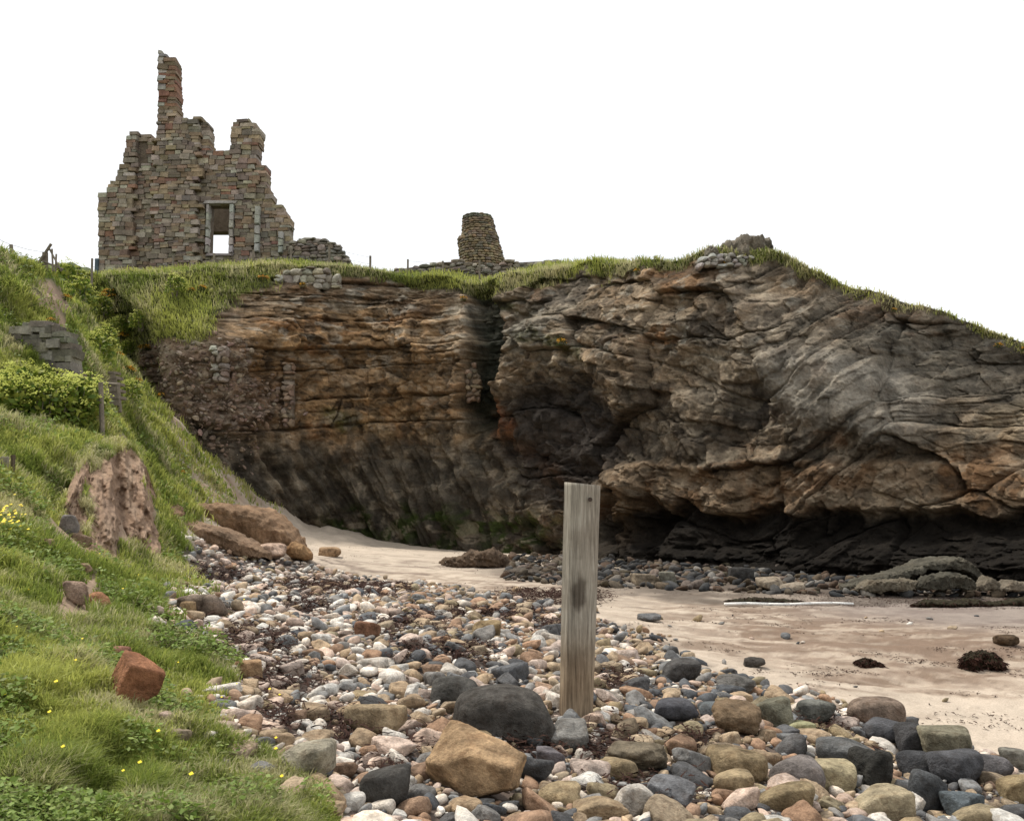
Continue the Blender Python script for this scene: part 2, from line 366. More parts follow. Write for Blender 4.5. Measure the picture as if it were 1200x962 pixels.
# columns: equal steps in picture across the view
pcol = np.concatenate([np.concatenate([np.linspace(-160, 150, 90)[:-1], np.linspace(150, 1230, NC - 149)]), np.linspace(1230, 1600, 61)[1:]])
scol = np.interp(pcol, cpx, sl)
bx = np.interp(scol, sl, cx0); by = np.interp(scol, sl, cy0)
tx = np.gradient(bx, scol); ty = np.gradient(by, scol)
for _ in range(60):
    tx[1:-1] = (tx[:-2] + tx[2:] + tx[1:-1]) / 3; ty[1:-1] = (ty[:-2] + ty[2:] + ty[1:-1]) / 3
ln = np.hypot(tx, ty); tx /= ln; ty /= ln
nx, ny = ty, -tx                       # outward, towards the beach
T = tab([60,110,150,200,250,300,350,400,450,500,540,560,580,620,650,700,750,800,830,850,900,925,950,1000,1050,1100,1150,1200,1300,1450,1700],
        [322,322,320,318,313,309,309,313,319,320,328,331,324,317,312,308,306,303,296,293,297,303,315,333,349,365,385,401,440,500,560])
SB = tab([120, 200, 260, 330, 400, 550, 700, 850, 1000, 1100, 1200, 1400], [10.5, 11, 9.5, 6, 3.5, 2.6, 2.6, 3.2, 4.2, 5.2, 6, 7])
sb = SB(pcol)
topx = bx - nx * sb; topy = by - ny * sb
tz = np.full(NC, 10.0)
for _ in range(6):
    p_, _q = proj(topx, topy, tz); v = (481 - T(p_)) / F
    tz = CAMZ + topy * (sp_ + cp * v) / (cp - sp_ * v)
for _ in range(4): tz[1:-1] = (tz[:-2] + tz[2:] + tz[1:-1]) / 3
NR = 330; NP = 46
z_foot = -1.0
vv = np.linspace(0, 1, NR)
S2, V2 = np.meshgrid(scol, vv); 
Z2 = z_foot + V2 * (tz[None, :] - z_foot)
rightness = sstep(820, 1150, pcol)[None, :]
leftness = sstep(330, 180, pcol)[None, :]
prof_a = .22 * V2 + .78 * sstep(.62, 1.02, V2) ** 1.4
prof_b = .30 * V2 + .70 * sstep(.38, 1.05, V2) ** 1.15
prof_c = V2 * .75 + .25 * V2 ** 2
pr = prof_a * (1 - rightness) + prof_b * rightness; pr = pr * (1 - leftness) + prof_c * leftness
back = pr * sb[None, :]
X0 = bx[None, :] - nx[None, :] * back; Y0 = by[None, :] - ny[None, :] * back
PX, PY = proj(X0, Y0, Z2)
# --- relief, metres outwards
Lm = sstep(600, 520, PX)                               # left: flat-bedded sandstone
dip = -.03 + .10 * sstep(620, 760, PX) - .16 * sstep(860, 1060, PX)
wz = Z2 + .28 * fbm(S2 / 8, Z2 / 6, o=2, seed=20) + .55 * (1 - Lm) * fbm(S2 / 9, Z2 / 7, o=2, seed=21) + dip * (S2 - 25)
wz = wz + .35 * vn(wz * .9, wz * 0, seed=19)                 # beds of uneven thickness
wu = S2 + .16 * fbm(S2 / 1.6, Z2 / 1.2, o=3, seed=25) + .22 * (1 - Lm) * wz
def joints(u, w, t, lu, seed):
    """bedded blocks: random, random, distance to the nearest joint (m), place in the block"""
    q_ = w / t; bi = np.floor(q_); f = q_ - bi; z0 = bi * 0
    uu = u / (lu * (.6 + .9 * _h(bi, z0, z0, seed))) + 13 * _h(bi, z0, z0, seed + 1)
    uu = uu + .3 * vn(uu * .9, bi * 1.7, seed=seed + 2) + .12 * (f - .5) * (2 * _h(bi, np.floor(uu), z0, seed + 6) - 1)
    ci = np.floor(uu); g = uu - ci
    ed_ = np.minimum(np.minimum(f, 1 - f) * t, np.minimum(g, 1 - g) * lu)
    return _h(bi, ci, z0, seed + 3), _h(bi, ci, z0, seed + 4), ed_, g - .5, f - .5, _h(bi, z0, z0, seed + 5)
ja, jb, je, jg, jf, brnd2 = joints(wu, wz, 1.15, 2.9, 200)
ka, kb, ke, kg, kf, _k = joints(wu + 5, wz + .3 * ja, .34, 1.1, 210)
la, lb, le, lg, lf, _k = joints(wu + 9, wz, .12, .5, 220)
ra, rb, ed, du, dv = voro(wu / 3.4, wz / 1.9, 26)
rc, rd, ed2, du2, dv2 = voro(wu / 1.1 + 3, wz / .6, 30)
rg1, rg2, eg, dug, dvg = voro(S2 / .62 + .4 * wz + 7, wz / .44, 33)
rh1, rh2, eh, duh, dvh = voro(S2 / .24 + 1.1 * wz, wz / .19 + 2, 34)
chips = (rg1 - .5) * .16 + (rg2 - .5) * .42 * dvg + (((rg1 * 5.1) % 1) - .5) * .34 * dug - .05 * np.exp(-(eg / .05) ** 2) + (rh1 - .5) * .06 + (rh2 - .5) * .14 * dvh
rough_ = fbm(S2 / .8, Z2 / .7, o=5, seed=31)
crk = lambda e, w_: np.exp(-(e / w_) ** 2)
wr = np.clip(1 + .5 * fbm(S2 / 3, Z2 / 3, seed=32), .3, 1.6)
bedded = (ja - .5) * .5 + (jb - .5) * .5 * jg + ((ja * 9.7) % 1 - .35) * .45 * jf - .3 * crk(je, .055) * wr
bedded += (ka - .5) * .09 + (kb - .5) * .12 * kf - .05 * crk(ke, .03) * wr
massive = (ra - .5) * .6 + (rb - .5) * .9 * dv + (((ra * 7.3) % 1) - .5) * .9 * du - .24 * crk(ed, .03) * wr
massive += (rc - .5) * .26 + (rd - .5) * .4 * dv2 - .07 * crk(ed2, .05) + (ka - .5) * .06
brnd = ja * Lm + ra * (1 - Lm)
big = fbm(S2 / 6, Z2 / 5, seed=40) * .5 + fbm(S2 / 2.2, Z2 / 2, seed=42) * .24
fine = fbm(S2 / .35, Z2 / .25, seed=45, o=4) * .055 + fbm(S2 / .12, Z2 / .07, o=3, seed=46) * .025 + rough_ * .09
edge_fade = sstep(1.0, .9, V2)
scree = ell(PX, PY + fbm(S2, Z2, seed=49) * 14, 245, 452, 95, 44, 18, .35)
lowleft = sstep(505, 545, PY + fbm(S2 / 1.5, Z2 / 1.5, seed=50) * 16) * sstep(640, 560, PX)
D = big + (bedded * (.10 + .68 * Lm) + massive * (1 - .65 * Lm)) * (1 - .7 * scree) + chips * (.55 + .6 * sstep(-.3, .4, fbm(S2 / 2.5, Z2 / 2, seed=35))) + fine
# inclined ribs on the lower left wall
ribs = fbm((S2 + Z2 * .55) / .5, (Z2 - S2 * .5) / 3.2, o=4, seed=51)
D = D * (1 - .85 * lowleft) + lowleft * (ribs * .38 + big * .85 + rough_ * .1 + .12 * fbm((S2 + Z2 * .6) / .17, (Z2 - S2 * .5) / 1.4, o=3, seed=59))
D += scree * (.5 + fbm(S2 / .35, Z2 / .3, o=4, seed=52) * .22)
wob = fbm(S2 / .9, Z2 / .9, seed=53)
jx, jy = PX + wob * 10, PY + fbm(S2 / .9, Z2 / .9, seed=54) * 10
gx_ = PX + wob * 4 - (PY - 400) * -.05
gully = sstep(541, 549, gx_) * sstep(584, 570, gx_) * sstep(318, 332, PY) * sstep(525, 480, PY)
D -= gully * 1.3
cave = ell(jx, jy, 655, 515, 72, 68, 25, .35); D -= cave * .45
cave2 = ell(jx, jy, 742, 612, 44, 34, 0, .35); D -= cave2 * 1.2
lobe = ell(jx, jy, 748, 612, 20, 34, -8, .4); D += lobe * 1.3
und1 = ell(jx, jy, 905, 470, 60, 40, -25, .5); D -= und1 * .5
pale = ell(jx, jy, 990, 460, 105, 44, 16, .35); D = D * (1 - .45 * pale) + pale * .45
bandR = sstep(536, 548, jy) * sstep(604, 594, jy) * sstep(690, 760, PX)
D += bandR * .28
under = sstep(594, 606, jy) * sstep(655, 625, jy) * sstep(700, 770, PX); D -= under * .35
shelf = sstep(612, 668, PY) * sstep(670, 800, PX); D += shelf * (.7 + .4 * rightness) + shelf * (fbm(S2 / 1.4, Z2 / .16, seed=55) * .3 + fbm(S2 / .3, Z2 / .12, seed=75) * .12)
lowu = sstep(600, 640, PY) * sstep(690, 620, PX); D -= lowu * .25
D *= (.25 + .75 * edge_fade)
X1 = X0 + nx[None, :] * D; Y1 = Y0 + ny[None, :] * D
Z1 = Z2 + .05 * fbm(S2 / .5, Z2 / .4, seed=56) * edge_fade + sstep(.9, 1, V2) * .16 * fbm(S2 / 1.3, Z2 * 0, seed=57)
# plateau rows
q = np.geomspace(.35, 60, NP)[:, None]
slope = np.interp(pcol, [120, 300, 420, 560, 640, 760, 850, 1000, 1600], [.2, .19, .2, .3, .22, -.03, -.05, -.25, -.35])[None, :]
qe = np.minimum(q, 9)
PXp = bx[None, :] - nx[None, :] * (sb[None, :] + q * .45); PYp = by[None, :] - ny[None, :] * (sb[None, :] + q * .2) + q * .85
Zp = tz[None, :] + slope * qe + .12 * fbm(PXp * .7, PYp * .7, seed=58) * sstep(0, 1.5, q) - sstep(20, 60, q) * 3.0
Zp += (Z1[-1] - tz)[None, :] * sstep(2, 0, q)
HX = np.concatenate([X1, PXp]); HY = np.concatenate([Y1, PYp]); HZ = np.concatenate([Z1, Zp])
# --- rock colours
def C3(a): return np.array(a, float)
cc = np.zeros(PX.shape + (3,)) + C3((.235, .175, .115))
var = fbm(S2 / 1.7, wz / .9, o=6, seed=60, g=.6)
cc = blend(cc, sstep(-.1, .7, var) * .7, (.30, .25, .185))
cc = blend(cc, sstep(.1, .8, -var) * .7, (.12, .095, .07))
cc = cc * (.82 + .34 * brnd2)[..., None] * (.80 + .40 * brnd)[..., None] * (.85 + .3 * (ka * Lm + rc * (1 - Lm)))[..., None]
tan = ell(jx, jy, 420, 430, 170, 95, 8, .4)
cc = blend(cc, tan * (.45 + .4 * brnd), (.285, .17, .075))
cc = blend(cc, ell(jx, jy, 490, 505, 70, 26, 6, .6) * .6, (.32, .23, .13))
cc = cc * (.72 + .56 * rg1 ** .8)[..., None] * (.85 + .3 * rh1)[..., None]
gr = sstep(.0, .6, fbm(S2 / 3, Z2 / 3, o=5, seed=61))
cc = blend(cc, gr * .45 * (1 - .7 * tan), (.22, .215, .19))
upR = sstep(900, 1050, jx) * sstep(520, 430, jy); cc = blend(cc, upR * .5, (.165, .14, .10))
rustv = sstep(.25, .7, fbm(S2 / 1.4, Z2 / .9, o=5, seed=62)); cc = blend(cc, rustv * .5, (.26, .13, .055))
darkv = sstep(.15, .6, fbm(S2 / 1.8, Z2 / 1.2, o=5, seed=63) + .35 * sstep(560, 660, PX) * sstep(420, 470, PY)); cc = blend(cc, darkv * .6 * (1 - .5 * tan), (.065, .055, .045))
cc = blend(cc, scree * .8, (.22, .155, .115)); cc = blend(cc, scree * sstep(.2, .6, fbm(S2 / .3, Z2 / .3, seed=64)) * .5, (.33, .27, .21))
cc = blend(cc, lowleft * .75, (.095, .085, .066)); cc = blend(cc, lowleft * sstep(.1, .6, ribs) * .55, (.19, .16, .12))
cc = blend(cc, ell(jx, jy, 250, 550, 50, 50, 0, .4) * .6, (.15, .13, .105))
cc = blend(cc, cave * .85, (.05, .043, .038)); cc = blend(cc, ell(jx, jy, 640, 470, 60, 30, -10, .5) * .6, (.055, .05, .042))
cc = blend(cc, ell(jx, jy, 615, 400, 42, 38, 0, .5) * .75 * (.5 + .5 * gr), (.21, .2, .165))
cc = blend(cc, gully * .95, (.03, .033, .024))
cc = blend(cc, ell(jx, jy, 576, 490, 17, 20, 0, .4) * .85, (.26, .105, .05))
streak = np.exp(-((jy - (500 + (jx - 570) * .72)) / 11) ** 2) * sstep(560, 590, jx) * sstep(730, 690, jx); cc = blend(cc, streak * .8, (.2, .095, .04))
cc = blend(cc, ell(jx, jy, 545, 361, 22, 9, -5, .4) * .8, (.5, .43, .33))
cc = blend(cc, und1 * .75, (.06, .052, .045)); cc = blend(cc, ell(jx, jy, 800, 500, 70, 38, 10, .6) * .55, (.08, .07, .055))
cc = blend(cc, ell(jx, jy, 830, 430, 60, 18, 5, .5) * .5, (.33, .27, .19)); cc = blend(cc, ell(jx, jy, 880, 405, 40, 16, 15, .5) * .5, (.36, .31, .24))
cc = blend(cc, pale * (.6 + .3 * vn(S2 / .7, Z2 / .7, seed=65)), (.33, .305, .255))
pst = sstep(.2, .6, fbm(S2 / .5, Z2 / 2.5, seed=66)) * pale; cc = blend(cc, pst * .6, (.16, .15, .13))
cc = blend(cc, ell(jx, jy, 1180, 500, 40, 24, 0, .5) * .6, (.36, .29, .19))
cc = blend(cc, bandR * (.75), (.18, .11, .06)); cc = blend(cc, bandR * sstep(.0, .5, fbm(S2 / .6, Z2 / 1.5, seed=67)) * .6, (.27, .215, .15))
cc = blend(cc, ell(jx, jy, 1050, 590, 110, 14, 4, .5) * .5, (.33, .275, .2))
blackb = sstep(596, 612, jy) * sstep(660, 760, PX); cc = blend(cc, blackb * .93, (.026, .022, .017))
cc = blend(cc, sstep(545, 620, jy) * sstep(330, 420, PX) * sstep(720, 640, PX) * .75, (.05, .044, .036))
cc = blend(cc, lobe * .85, (.13, .085, .045))
alg = sstep(590, 606, jy) * sstep(350, 400, PX) * sstep(690, 610, PX); cc = blend(cc, alg * sstep(-.3, .3, fbm(S2 / .6, Z2 / .4, seed=68)) * .9, (.032, .05, .01))
moss = ell(jx, jy, 655, 405, 40, 10, 30, .5) + ell(jx, jy, 400, 490, 28, 10, 20, .6) + ell(jx, jy, 590, 350, 22, 10, 30, .6); cc = blend(cc, np.clip(moss, 0, 1) * .8, (.05, .06, .02))
lich = sstep(.45, .7, fbm(S2 / .45, Z2 / .35, o=4, seed=69)) * sstep(470, 380, PY); cc = blend(cc, lich * .5, (.4, .39, .34))
bl = fbm(S2 / .55, Z2 / .4, o=5, seed=71, g=.62); cc = blend(cc, sstep(.28, .42, bl) * .6 * (1 - blackb), (.045, .038, .03)); cc = blend(cc, sstep(.3, .45, -bl) * .4 * (1 - blackb) * (1 - .7 * cave), (.36, .31, .235))
stainv = sstep(.1, .5, fbm(S2 / .35, Z2 / 2.8, o=4, seed=72)) * sstep(430, 520, PY); cc = blend(cc, stainv * .5 * (1 - bandR), (.05, .045, .036))
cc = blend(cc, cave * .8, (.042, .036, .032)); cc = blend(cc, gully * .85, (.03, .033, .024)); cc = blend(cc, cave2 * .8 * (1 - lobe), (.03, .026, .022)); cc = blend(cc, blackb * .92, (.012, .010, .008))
cc = blend(cc, ell(jx, jy, 1080, 400, 110, 60, 20, .6) * .45, (.09, .082, .068)); cc = blend(cc, sstep(880, 1000, jx) * sstep(545, 500, jy) * .25, (.12, .115, .1)); cc = blend(cc, pale * .45, (.3, .285, .25))
# turf on the lip
lipw = np.interp(PX, [100, 250, 330, 560, 640, 700, 850, 940, 1000, 1130, 1175, 1300], [46, 30, 13, 15, 20, 11, 9, 12, 7, 5, 10, 9])
lip = (PY - T(PX)); turf = sstep(lipw + 6, lipw - 4, lip + fbm(S2 / .7, Z2 / .7, seed=70) * 10) * (.35 + .65 * sstep(1010, 930, PX) + .6 * ell(PX, PY, 1165, 388, 26, 14, 0, .4))
leftgrass = sstep(8, -8, sdf(jx, jy, [(330, 330), (260, 352), (235, 395), (170, 408), (178, 440), (205, 520), (235, 600), (120, 640), (60, 200), (330, 200)]) * -1)
turf = np.clip(np.maximum(turf, leftgrass), 0, 1)
cc = blend(cc, turf, (.06, .07, .022))
cp_ = np.zeros(PXp.shape + (3,)) + C3((.07, .085, .025))
cp_ = blend(cp_, np.repeat(sstep(960, 1060, pcol)[None, :], NP, 0) * .8, (.15, .14, .11))
hc = np.concatenate([cc, cp_])
V = np.stack([HX, HY, HZ], -1).reshape(-1, 3)
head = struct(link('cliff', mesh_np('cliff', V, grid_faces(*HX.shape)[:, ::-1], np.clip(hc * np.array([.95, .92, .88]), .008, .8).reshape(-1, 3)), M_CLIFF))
tag(head, 'layered sandstone sea cliff with a turf top and black weedy foot')

HPX, HPY = proj(HX, HY, HZ)
def hhit(px, py):
    m = (np.abs(HPX - px) < 4) & (np.abs(HPY - py) < 4)
    if not m.any(): return None
    k = np.argmin(np.where(m, HY, 1e9)); k = np.unravel_index(k, HX.shape); return (HX[k], HY[k], HZ[k])
def surf(px, py):
    """nearest ground or cliff under a pixel"""
    g = hit(px, py); h = hhit(px, py)
    return tuple(h) if h is not None and h[1] < g[1] else tuple(g)
for t_ in () and ((50, 400), (70, 420), (30, 420), (75, 440), (255, 425), (337, 470), (358, 328), (850, 306), (555, 450), (125, 455), (119, 500), (100, 450)): print('surf', t_, surf(*t_))
# ------------------------------------------------------------------ earth bank on the left, a slumped face
ft = [at(*hp) for hp in [(62, 652, 10.6), (92, 655, 11.2), (120, 652, 12.2), (150, 650, 13.4), (178, 646, 14.8), (196, 618, 18)]]
tp = [at(*hp) for hp in [(70, 596, 12.0), (90, 552, 13.8), (106, 526, 15.4), (140, 514, 17.0), (166, 528, 18.2), (190, 590, 20)]]
ft = np.array(ft); tp = np.array(tp); ft[:, 2] -= .15
nt_, nv_ = 170, 130
tt = np.linspace(0, 5, nt_)
fi = np.stack([np.interp(tt, range(6), ft[:, k]) for k in range(3)], 1); ti = np.stack([np.interp(tt, range(6), tp[:, k]) for k in range(3)], 1)
for _ in range(12):
    fi[1:-1] = (fi[:-2] + fi[1:-1] * 2 + fi[2:]) / 4; ti[1:-1] = (ti[:-2] + ti[1:-1] * 2 + ti[2:]) / 4
vq = np.linspace(0, 1, nv_)[:, None, None]
P = fi[None] * (1 - vq) + ti[None] * vq
prf = np.sin(np.pi * vq[..., 0] ** .8) * .22
tu = np.repeat(tt[None], nv_, 0); vu = np.repeat(vq[:, 0], nt_, 1)
tm_, vm_ = tu * 1.1, vu * 2.6
flute = fbm(tm_ * 1.1 + .3 * vm_, vm_ * .8, seed=80) * .55 + (1 - np.abs(fbm(tm_ * 1.6, vm_ * 1.1, seed=81)) * 2) * .12 + fbm(tm_ * 6, vm_ * 6, seed=82) * .10 + fbm(tm_ * 16, vm_ * 16, seed=86) * .04
flute += -.5 * ell(tu, vu, 2.9, .55, .22, .5, 10, .5)
endf = (sstep(0, .35, tu) * sstep(5, 4.6, tu) * sstep(1.0, .86, vu))
off = (prf + flute) * endf - .18 * (1 - endf)
P[..., 0] += off * .45; P[..., 1] -= off * .85
P_BANK = P.copy()
ec = np.zeros(P.shape) + C3((.36, .24, .16))
ec = blend(ec, sstep(-.1, .5, fbm(tm_ * 2.5, vm_ * 2.5, seed=83)) * .6, (.43, .31, .215)); ec = blend(ec, sstep(.1, .6, fbm(tm_ * 1.9, vm_ * 1.7, seed=84)) * .4, (.2, .14, .098))
ec = blend(ec, sstep(.1, .5, fbm(tm_ * 1.3 + 9, vm_ * 1.3, seed=85) - .25 + .9 * sstep(.8, 1, vu)) * .7, (.12, .13, .06))
ebank = struct(link('earth_bank', mesh_np('earth_bank', P.reshape(-1, 3), grid_faces(nv_, nt_), np.clip(ec, .01, .8).reshape(-1, 3)), M_EARTH))
tag(ebank, 'slumped brown earth face below the steps')

# ------------------------------------------------------------------ stone masonry
def unit_stone(seed):
    """a dressed block: unit box with a pillowed front face, rough corners"""
    r = random.Random(seed); j = lambda a: r.uniform(-a, a)
    v = []; f = []
    for y, k in ((.5, .5), (-.36, .5), (-.5, .43)):
        for x, z in ((-1, -1), (1, -1), (1, 1), (-1, 1)): v.append((x * k + j(.075), y + j(.03), z * k + j(.11)))
    for a in (0, 4):
        for i in range(4): f.append((a + i, a + (i + 1) % 4, a + 4 + (i + 1) % 4, a + 4 + i))
    f.append((8, 9, 10, 11)); f.append((3, 2, 1, 0))
    me = bpy.data.meshes.new('stone'); me.from_pydata(v, [], f); me.update(); me.materials.append(M_STONE_O)
    return me
UST = [unit_stone(i) for i in range(14)]
USTV = [(np.array([v.co[:] for v in m.vertices]), [tuple(p.vertices) for p in m.polygons]) for m in UST]
def ico(sub):
    bm = bmesh.new(); bmesh.ops.create_icosphere(bm, subdivisions=sub, radius=1)
    v = np.array([x.co[:] for x in bm.verts]); f = np.array([[q.index for q in p.verts] for p in bm.faces]); bm.free(); return v, f
ICO = {k: ico(k) for k in (2, 3, 4, 5)}
def rock_v(seed, sub, p=7, k=14, noise=.04, lo=.72):
    r = np.random.default_rng(seed); d, f = ICO[sub]
    n = r.normal(size=(k, 3)); n /= np.linalg.norm(n, axis=1)[:, None]; n = np.concatenate([n, np.eye(3), -np.eye(3)])
    h = r.uniform(lo, 1.0, len(n)); h[k:] = r.uniform(.9, 1.0, 6)
    q = np.clip(d @ n.T / h[None], 0, None); rr = (q ** p).sum(1) ** (-1 / p)
    o = r.uniform(0, 50, 3)
    rr = rr * (1 + noise * fbm(d[:, 0] * 1.6 + o[0], d[:, 1] * 1.6 + o[1], d[:, 2] * 1.6 + o[2], o=6 if sub > 3 else 4, seed=seed, g=.55))
    v = d * rr[:, None]; v -= (v.max(0) + v.min(0)) / 2; v /= (v.max(0) - v.min(0)) / 2
    return v, f
RST = []; RSTV = []
for k in range(16):
    v, f = rock_v(700 + k, 2, 10, 7, .05, .78); me = mesh_np('stone', v * .5, f, None, False); me.materials.append(M_STONE_O); RST.append(me); RSTV.append((v * .5, [tuple(t) for t in f]))
PAL_WALL = [(.26, .2, .135), (.225, .18, .135), (.31, .24, .16), (.2, .17, .13), (.26, .215, .17), (.31, .265, .205), (.235, .165, .115), (.19, .16, .13)]
def jc(c, a=.16, r=random):
    k = 1 + r.uniform(-a, a); return tuple(min(.85, max(.01, x * k * (1 + r.uniform(-.06, .06)))) for x in c)
def put_stones(parent, stones, n_single, stuff_name='small_stones', rough=False):
    ME = RST if rough else UST; MV = RSTV if rough else USTV
    """stones: (x,y,z centre, sx,sy,sz, rz, colour, weight) in the parent's frame"""
    stones = sorted(stones, key=lambda s: -s[3] * s[5])
    for k, s in enumerate(stones[:n_single]):
        o = bpy.data.objects.new('stone', ME[k % len(ME)]); COL.objects.link(o); o.parent = parent
        o.location = s[0:3]; o.scale = s[3:6]; o.rotation_euler = (0, random.gauss(0, .035 if not rough else .09), s[6]); o.color = (*s[7], 1)
    rest = stones[n_single:]
    if rest:
        V = []; Fq = []; Cc = []
        for k, s in enumerate(rest):
            v, f = MV[k % len(MV)]; b = len(V)
            c, sn = math.cos(s[6]), math.sin(s[6]); p = v * np.array(s[3:6])
            q = np.stack([p[:, 0] * c - p[:, 1] * sn, p[:, 0] * sn + p[:, 1] * c, p[:, 2]], 1) + np.array(s[0:3])
            V += [tuple(a) for a in q]; Cc += [s[7]] * len(q); Fq += [tuple(b + i for i in g) for g in f]
        me = mesh_np(stuff_name, np.array(V), np.array(Fq), np.array(Cc), smooth=False)
        o = link(stuff_name, me, M_STONE_A, parent); o['kind'] = 'stuff'
def scan(poly, z):
    xs = []
    for i in range(len(poly)):
        a, b = poly[i], poly[(i + 1) % len(poly)]
        if (a[1] > z) != (b[1] > z): xs.append(a[0] + (z - a[1]) / (b[1] - a[1]) * (b[0] - a[0]))
    xs.sort(); return [(xs[i], xs[i + 1]) for i in range(0, len(xs) - 1, 2)]
def core(poly, hole, y0, y1, name, parent, inset=.07, mat=None):
    P = [Vector((p[0], p[1])) for p in poly]; n = len(P)
    area = sum(P[i].x * P[(i + 1) % n].y - P[(i + 1) % n].x * P[i].y for i in range(n))
    sgn = 1 if area > 0 else -1
    out = []
    for i in range(n):
        e1 = (P[i] - P[i - 1]).normalized(); e2 = (P[(i + 1) % n] - P[i]).normalized()
        nn = Vector((-(e1.y + e2.y), e1.x + e2.x)) * sgn
        if nn.length > 1e-6: nn.normalize()
        out.append(P[i] + nn * inset)
    bm = bmesh.new(); edges = []
    for loop in [out] + ([hole] if hole else []):
        vs = [bm.verts.new((p[0], y0, p[1])) for p in loop]
        for i in range(len(vs)): edges.append(bm.edges.new((vs[i], vs[(i + 1) % len(vs)])))
    r = bmesh.ops.triangle_fill(bm, edges=edges, use_beauty=True)
    fs = [g for g in r['geom'] if isinstance(g, bmesh.types.BMFace)]
    ex = bmesh.ops.extrude_face_region(bm, geom=fs)
    for g in ex['geom']:
        if isinstance(g, bmesh.types.BMVert): g.co.y = y1
    bmesh.ops.recalc_face_normals(bm, faces=bm.faces)
    me = bpy.data.meshes.new(name); bm.to_mesh(me); bm.free()
    return link(name, me, mat or M_MORTAR, parent)
def courses(poly, holes, hr, lr, front, depth, seed, colour, proud=.05, zlo=None, edge_depth=None):
    """fill an outline with courses of stones; front(x,z) gives the wall face"""
    r = random.Random(seed); z0 = min(p[1] for p in poly); z1 = max(p[1] for p in poly); z = z0; res = []
    while z < z1 - .05:
        h = min(r.uniform(*hr) * r.choice((.7, 1, 1, 1.15)), z1 - z); zm = z + h / 2
        for (a, b) in scan(poly, zm):
            segs = [(a, b)]
            for (hx0, hx1, hz0, hz1) in holes:
                if hz0 < zm < hz1:
                    ns = []
                    for (c, d) in segs:
                        if hx0 > c and hx0 < d: ns.append((c, hx0))
                        if hx1 < d and hx1 > c: ns.append((hx1, d))
                        if hx1 <= c or hx0 >= d: ns.append((c, d))
                    segs = ns
            for (c, d) in segs:
                x = c + r.uniform(-.05, .04); last = False
                while x < d - .04:
                    w = r.uniform(*lr)
                    if d - (x + w) < lr[0] * .8: w = d - x + r.uniform(-.05, .05)
                    first = x < c + .06; last = x + w > d - .08
                    xm = x + w / 2; f = front(xm, zm) - r.uniform(0, proud)
                    hh = h; und = .07 * math.sin(xm * .9 + z * .3) + .05 * math.sin(xm * 2.3 + z * 1.1 + 1)
                    if h > .24 and r.random() < .25: hh = h / 2
                    dp = (edge_depth or depth) if (first or last) else depth
                    for q in range(2 if hh < h else 1):
                        zc = z + hh * (q + .5) + und * min(1, (z - z0) / .5)
                        res.append((xm, f + dp / 2, zc, w + .015, dp, hh + .015, r.uniform(-.03, .03), jc(colour(xm, zc, r), .2, r)))
                    x += w
        z += h
    return res

# ---- the ruined tower house
CY = 50.0
cz = at(200, 322, CY)[2] - .5
def cz_px(zx, zy, Y=None): p = at(90 + zx * .312, 40 + zy * .312, Y or CY); return (p[0], p[2])
OUT = [cz_px(*p) for p in [(85,935),(86,780),(84,600),(118,592),(124,560),(150,545),(162,500),(182,470),(190,430),(192,390),(232,368),(272,372),(276,392),(310,388),(316,300),(310,292),(315,280),(316,72),(328,72),(333,90),(380,94),(384,322),(430,327),(452,318),(482,322),(496,336),(498,440),(580,440),(577,345),(602,318),(628,310),(664,332),(670,352),(687,350),(686,400),(676,430),(676,482),(706,488),(709,570),(731,604),(729,640),(768,644),(784,676),(806,704),(796,732),(800,775),(808,830),(812,935)]]
hx0, hz1 = cz_px(500, 642); hx1, hz0 = cz_px(572, 826)
castle = empty('ruined_castle', (0, CY, 0))
tag(castle, 'roofless stone castle ruin with a tall chimney stack and one open window', 'castle')
hole = [(hx0, hz0), (hx1, hz0), (hx1, hz1), (hx0, hz1)]
core(OUT, hole, .2, .75, 'wall_core', castle, .1)
sx0 = cz_px(243, 0)[0]; sx1 = cz_px(318, 0)[0]
def cfront(x, z): return .16 if sx0 < x < sx1 else (-.16 if x <= sx0 else (-.4 if x < cz_px(480, 0)[0] else (-.0 if x < cz_px(690, 0)[0] else .15)))
chx0, chz0 = cz_px(309, 300); chx1 = cz_px(388, 0)[0]; chm = cz_px(330, 0)[0]
def ccol(x, z, r):
    if z > chz0:
        if chx0 - .1 < x < chm + .12: return (.33, .315, .28)
        if x > chm and x < chx1 + .1: return (.235, .13, .09) if r.random() < .5 else (.22, .16, .11)
    if r.random() < .05: return (.235, .135, .095)
    if r.random() < .10: return (.38, .34, .27)
    return r.choice(PAL_WALL)
mg_ = .14
hl = [(hx0 - mg_ * 1.6, hx1 + mg_ * 1.9, hz0 - .04, hz1 + .02)]
for (a, b, c, d) in ((276, 290, 672, 697), (282, 300, 780, 812), (398, 412, 444, 462)):
    p, q = cz_px(a, d), cz_px(b, c); hl.append((p[0], q[0], p[1], q[1]))
# broken flue in the left shoulder
p, q = cz_px(228, 490), cz_px(262, 400); hl.append((p[0], q[0], p[1], q[1]))
ST = courses(OUT, hl, (.15, .31), (.24, .66), cfront, .62, 3, ccol, .1, edge_depth=1.0)
put_stones(castle, ST, 300)
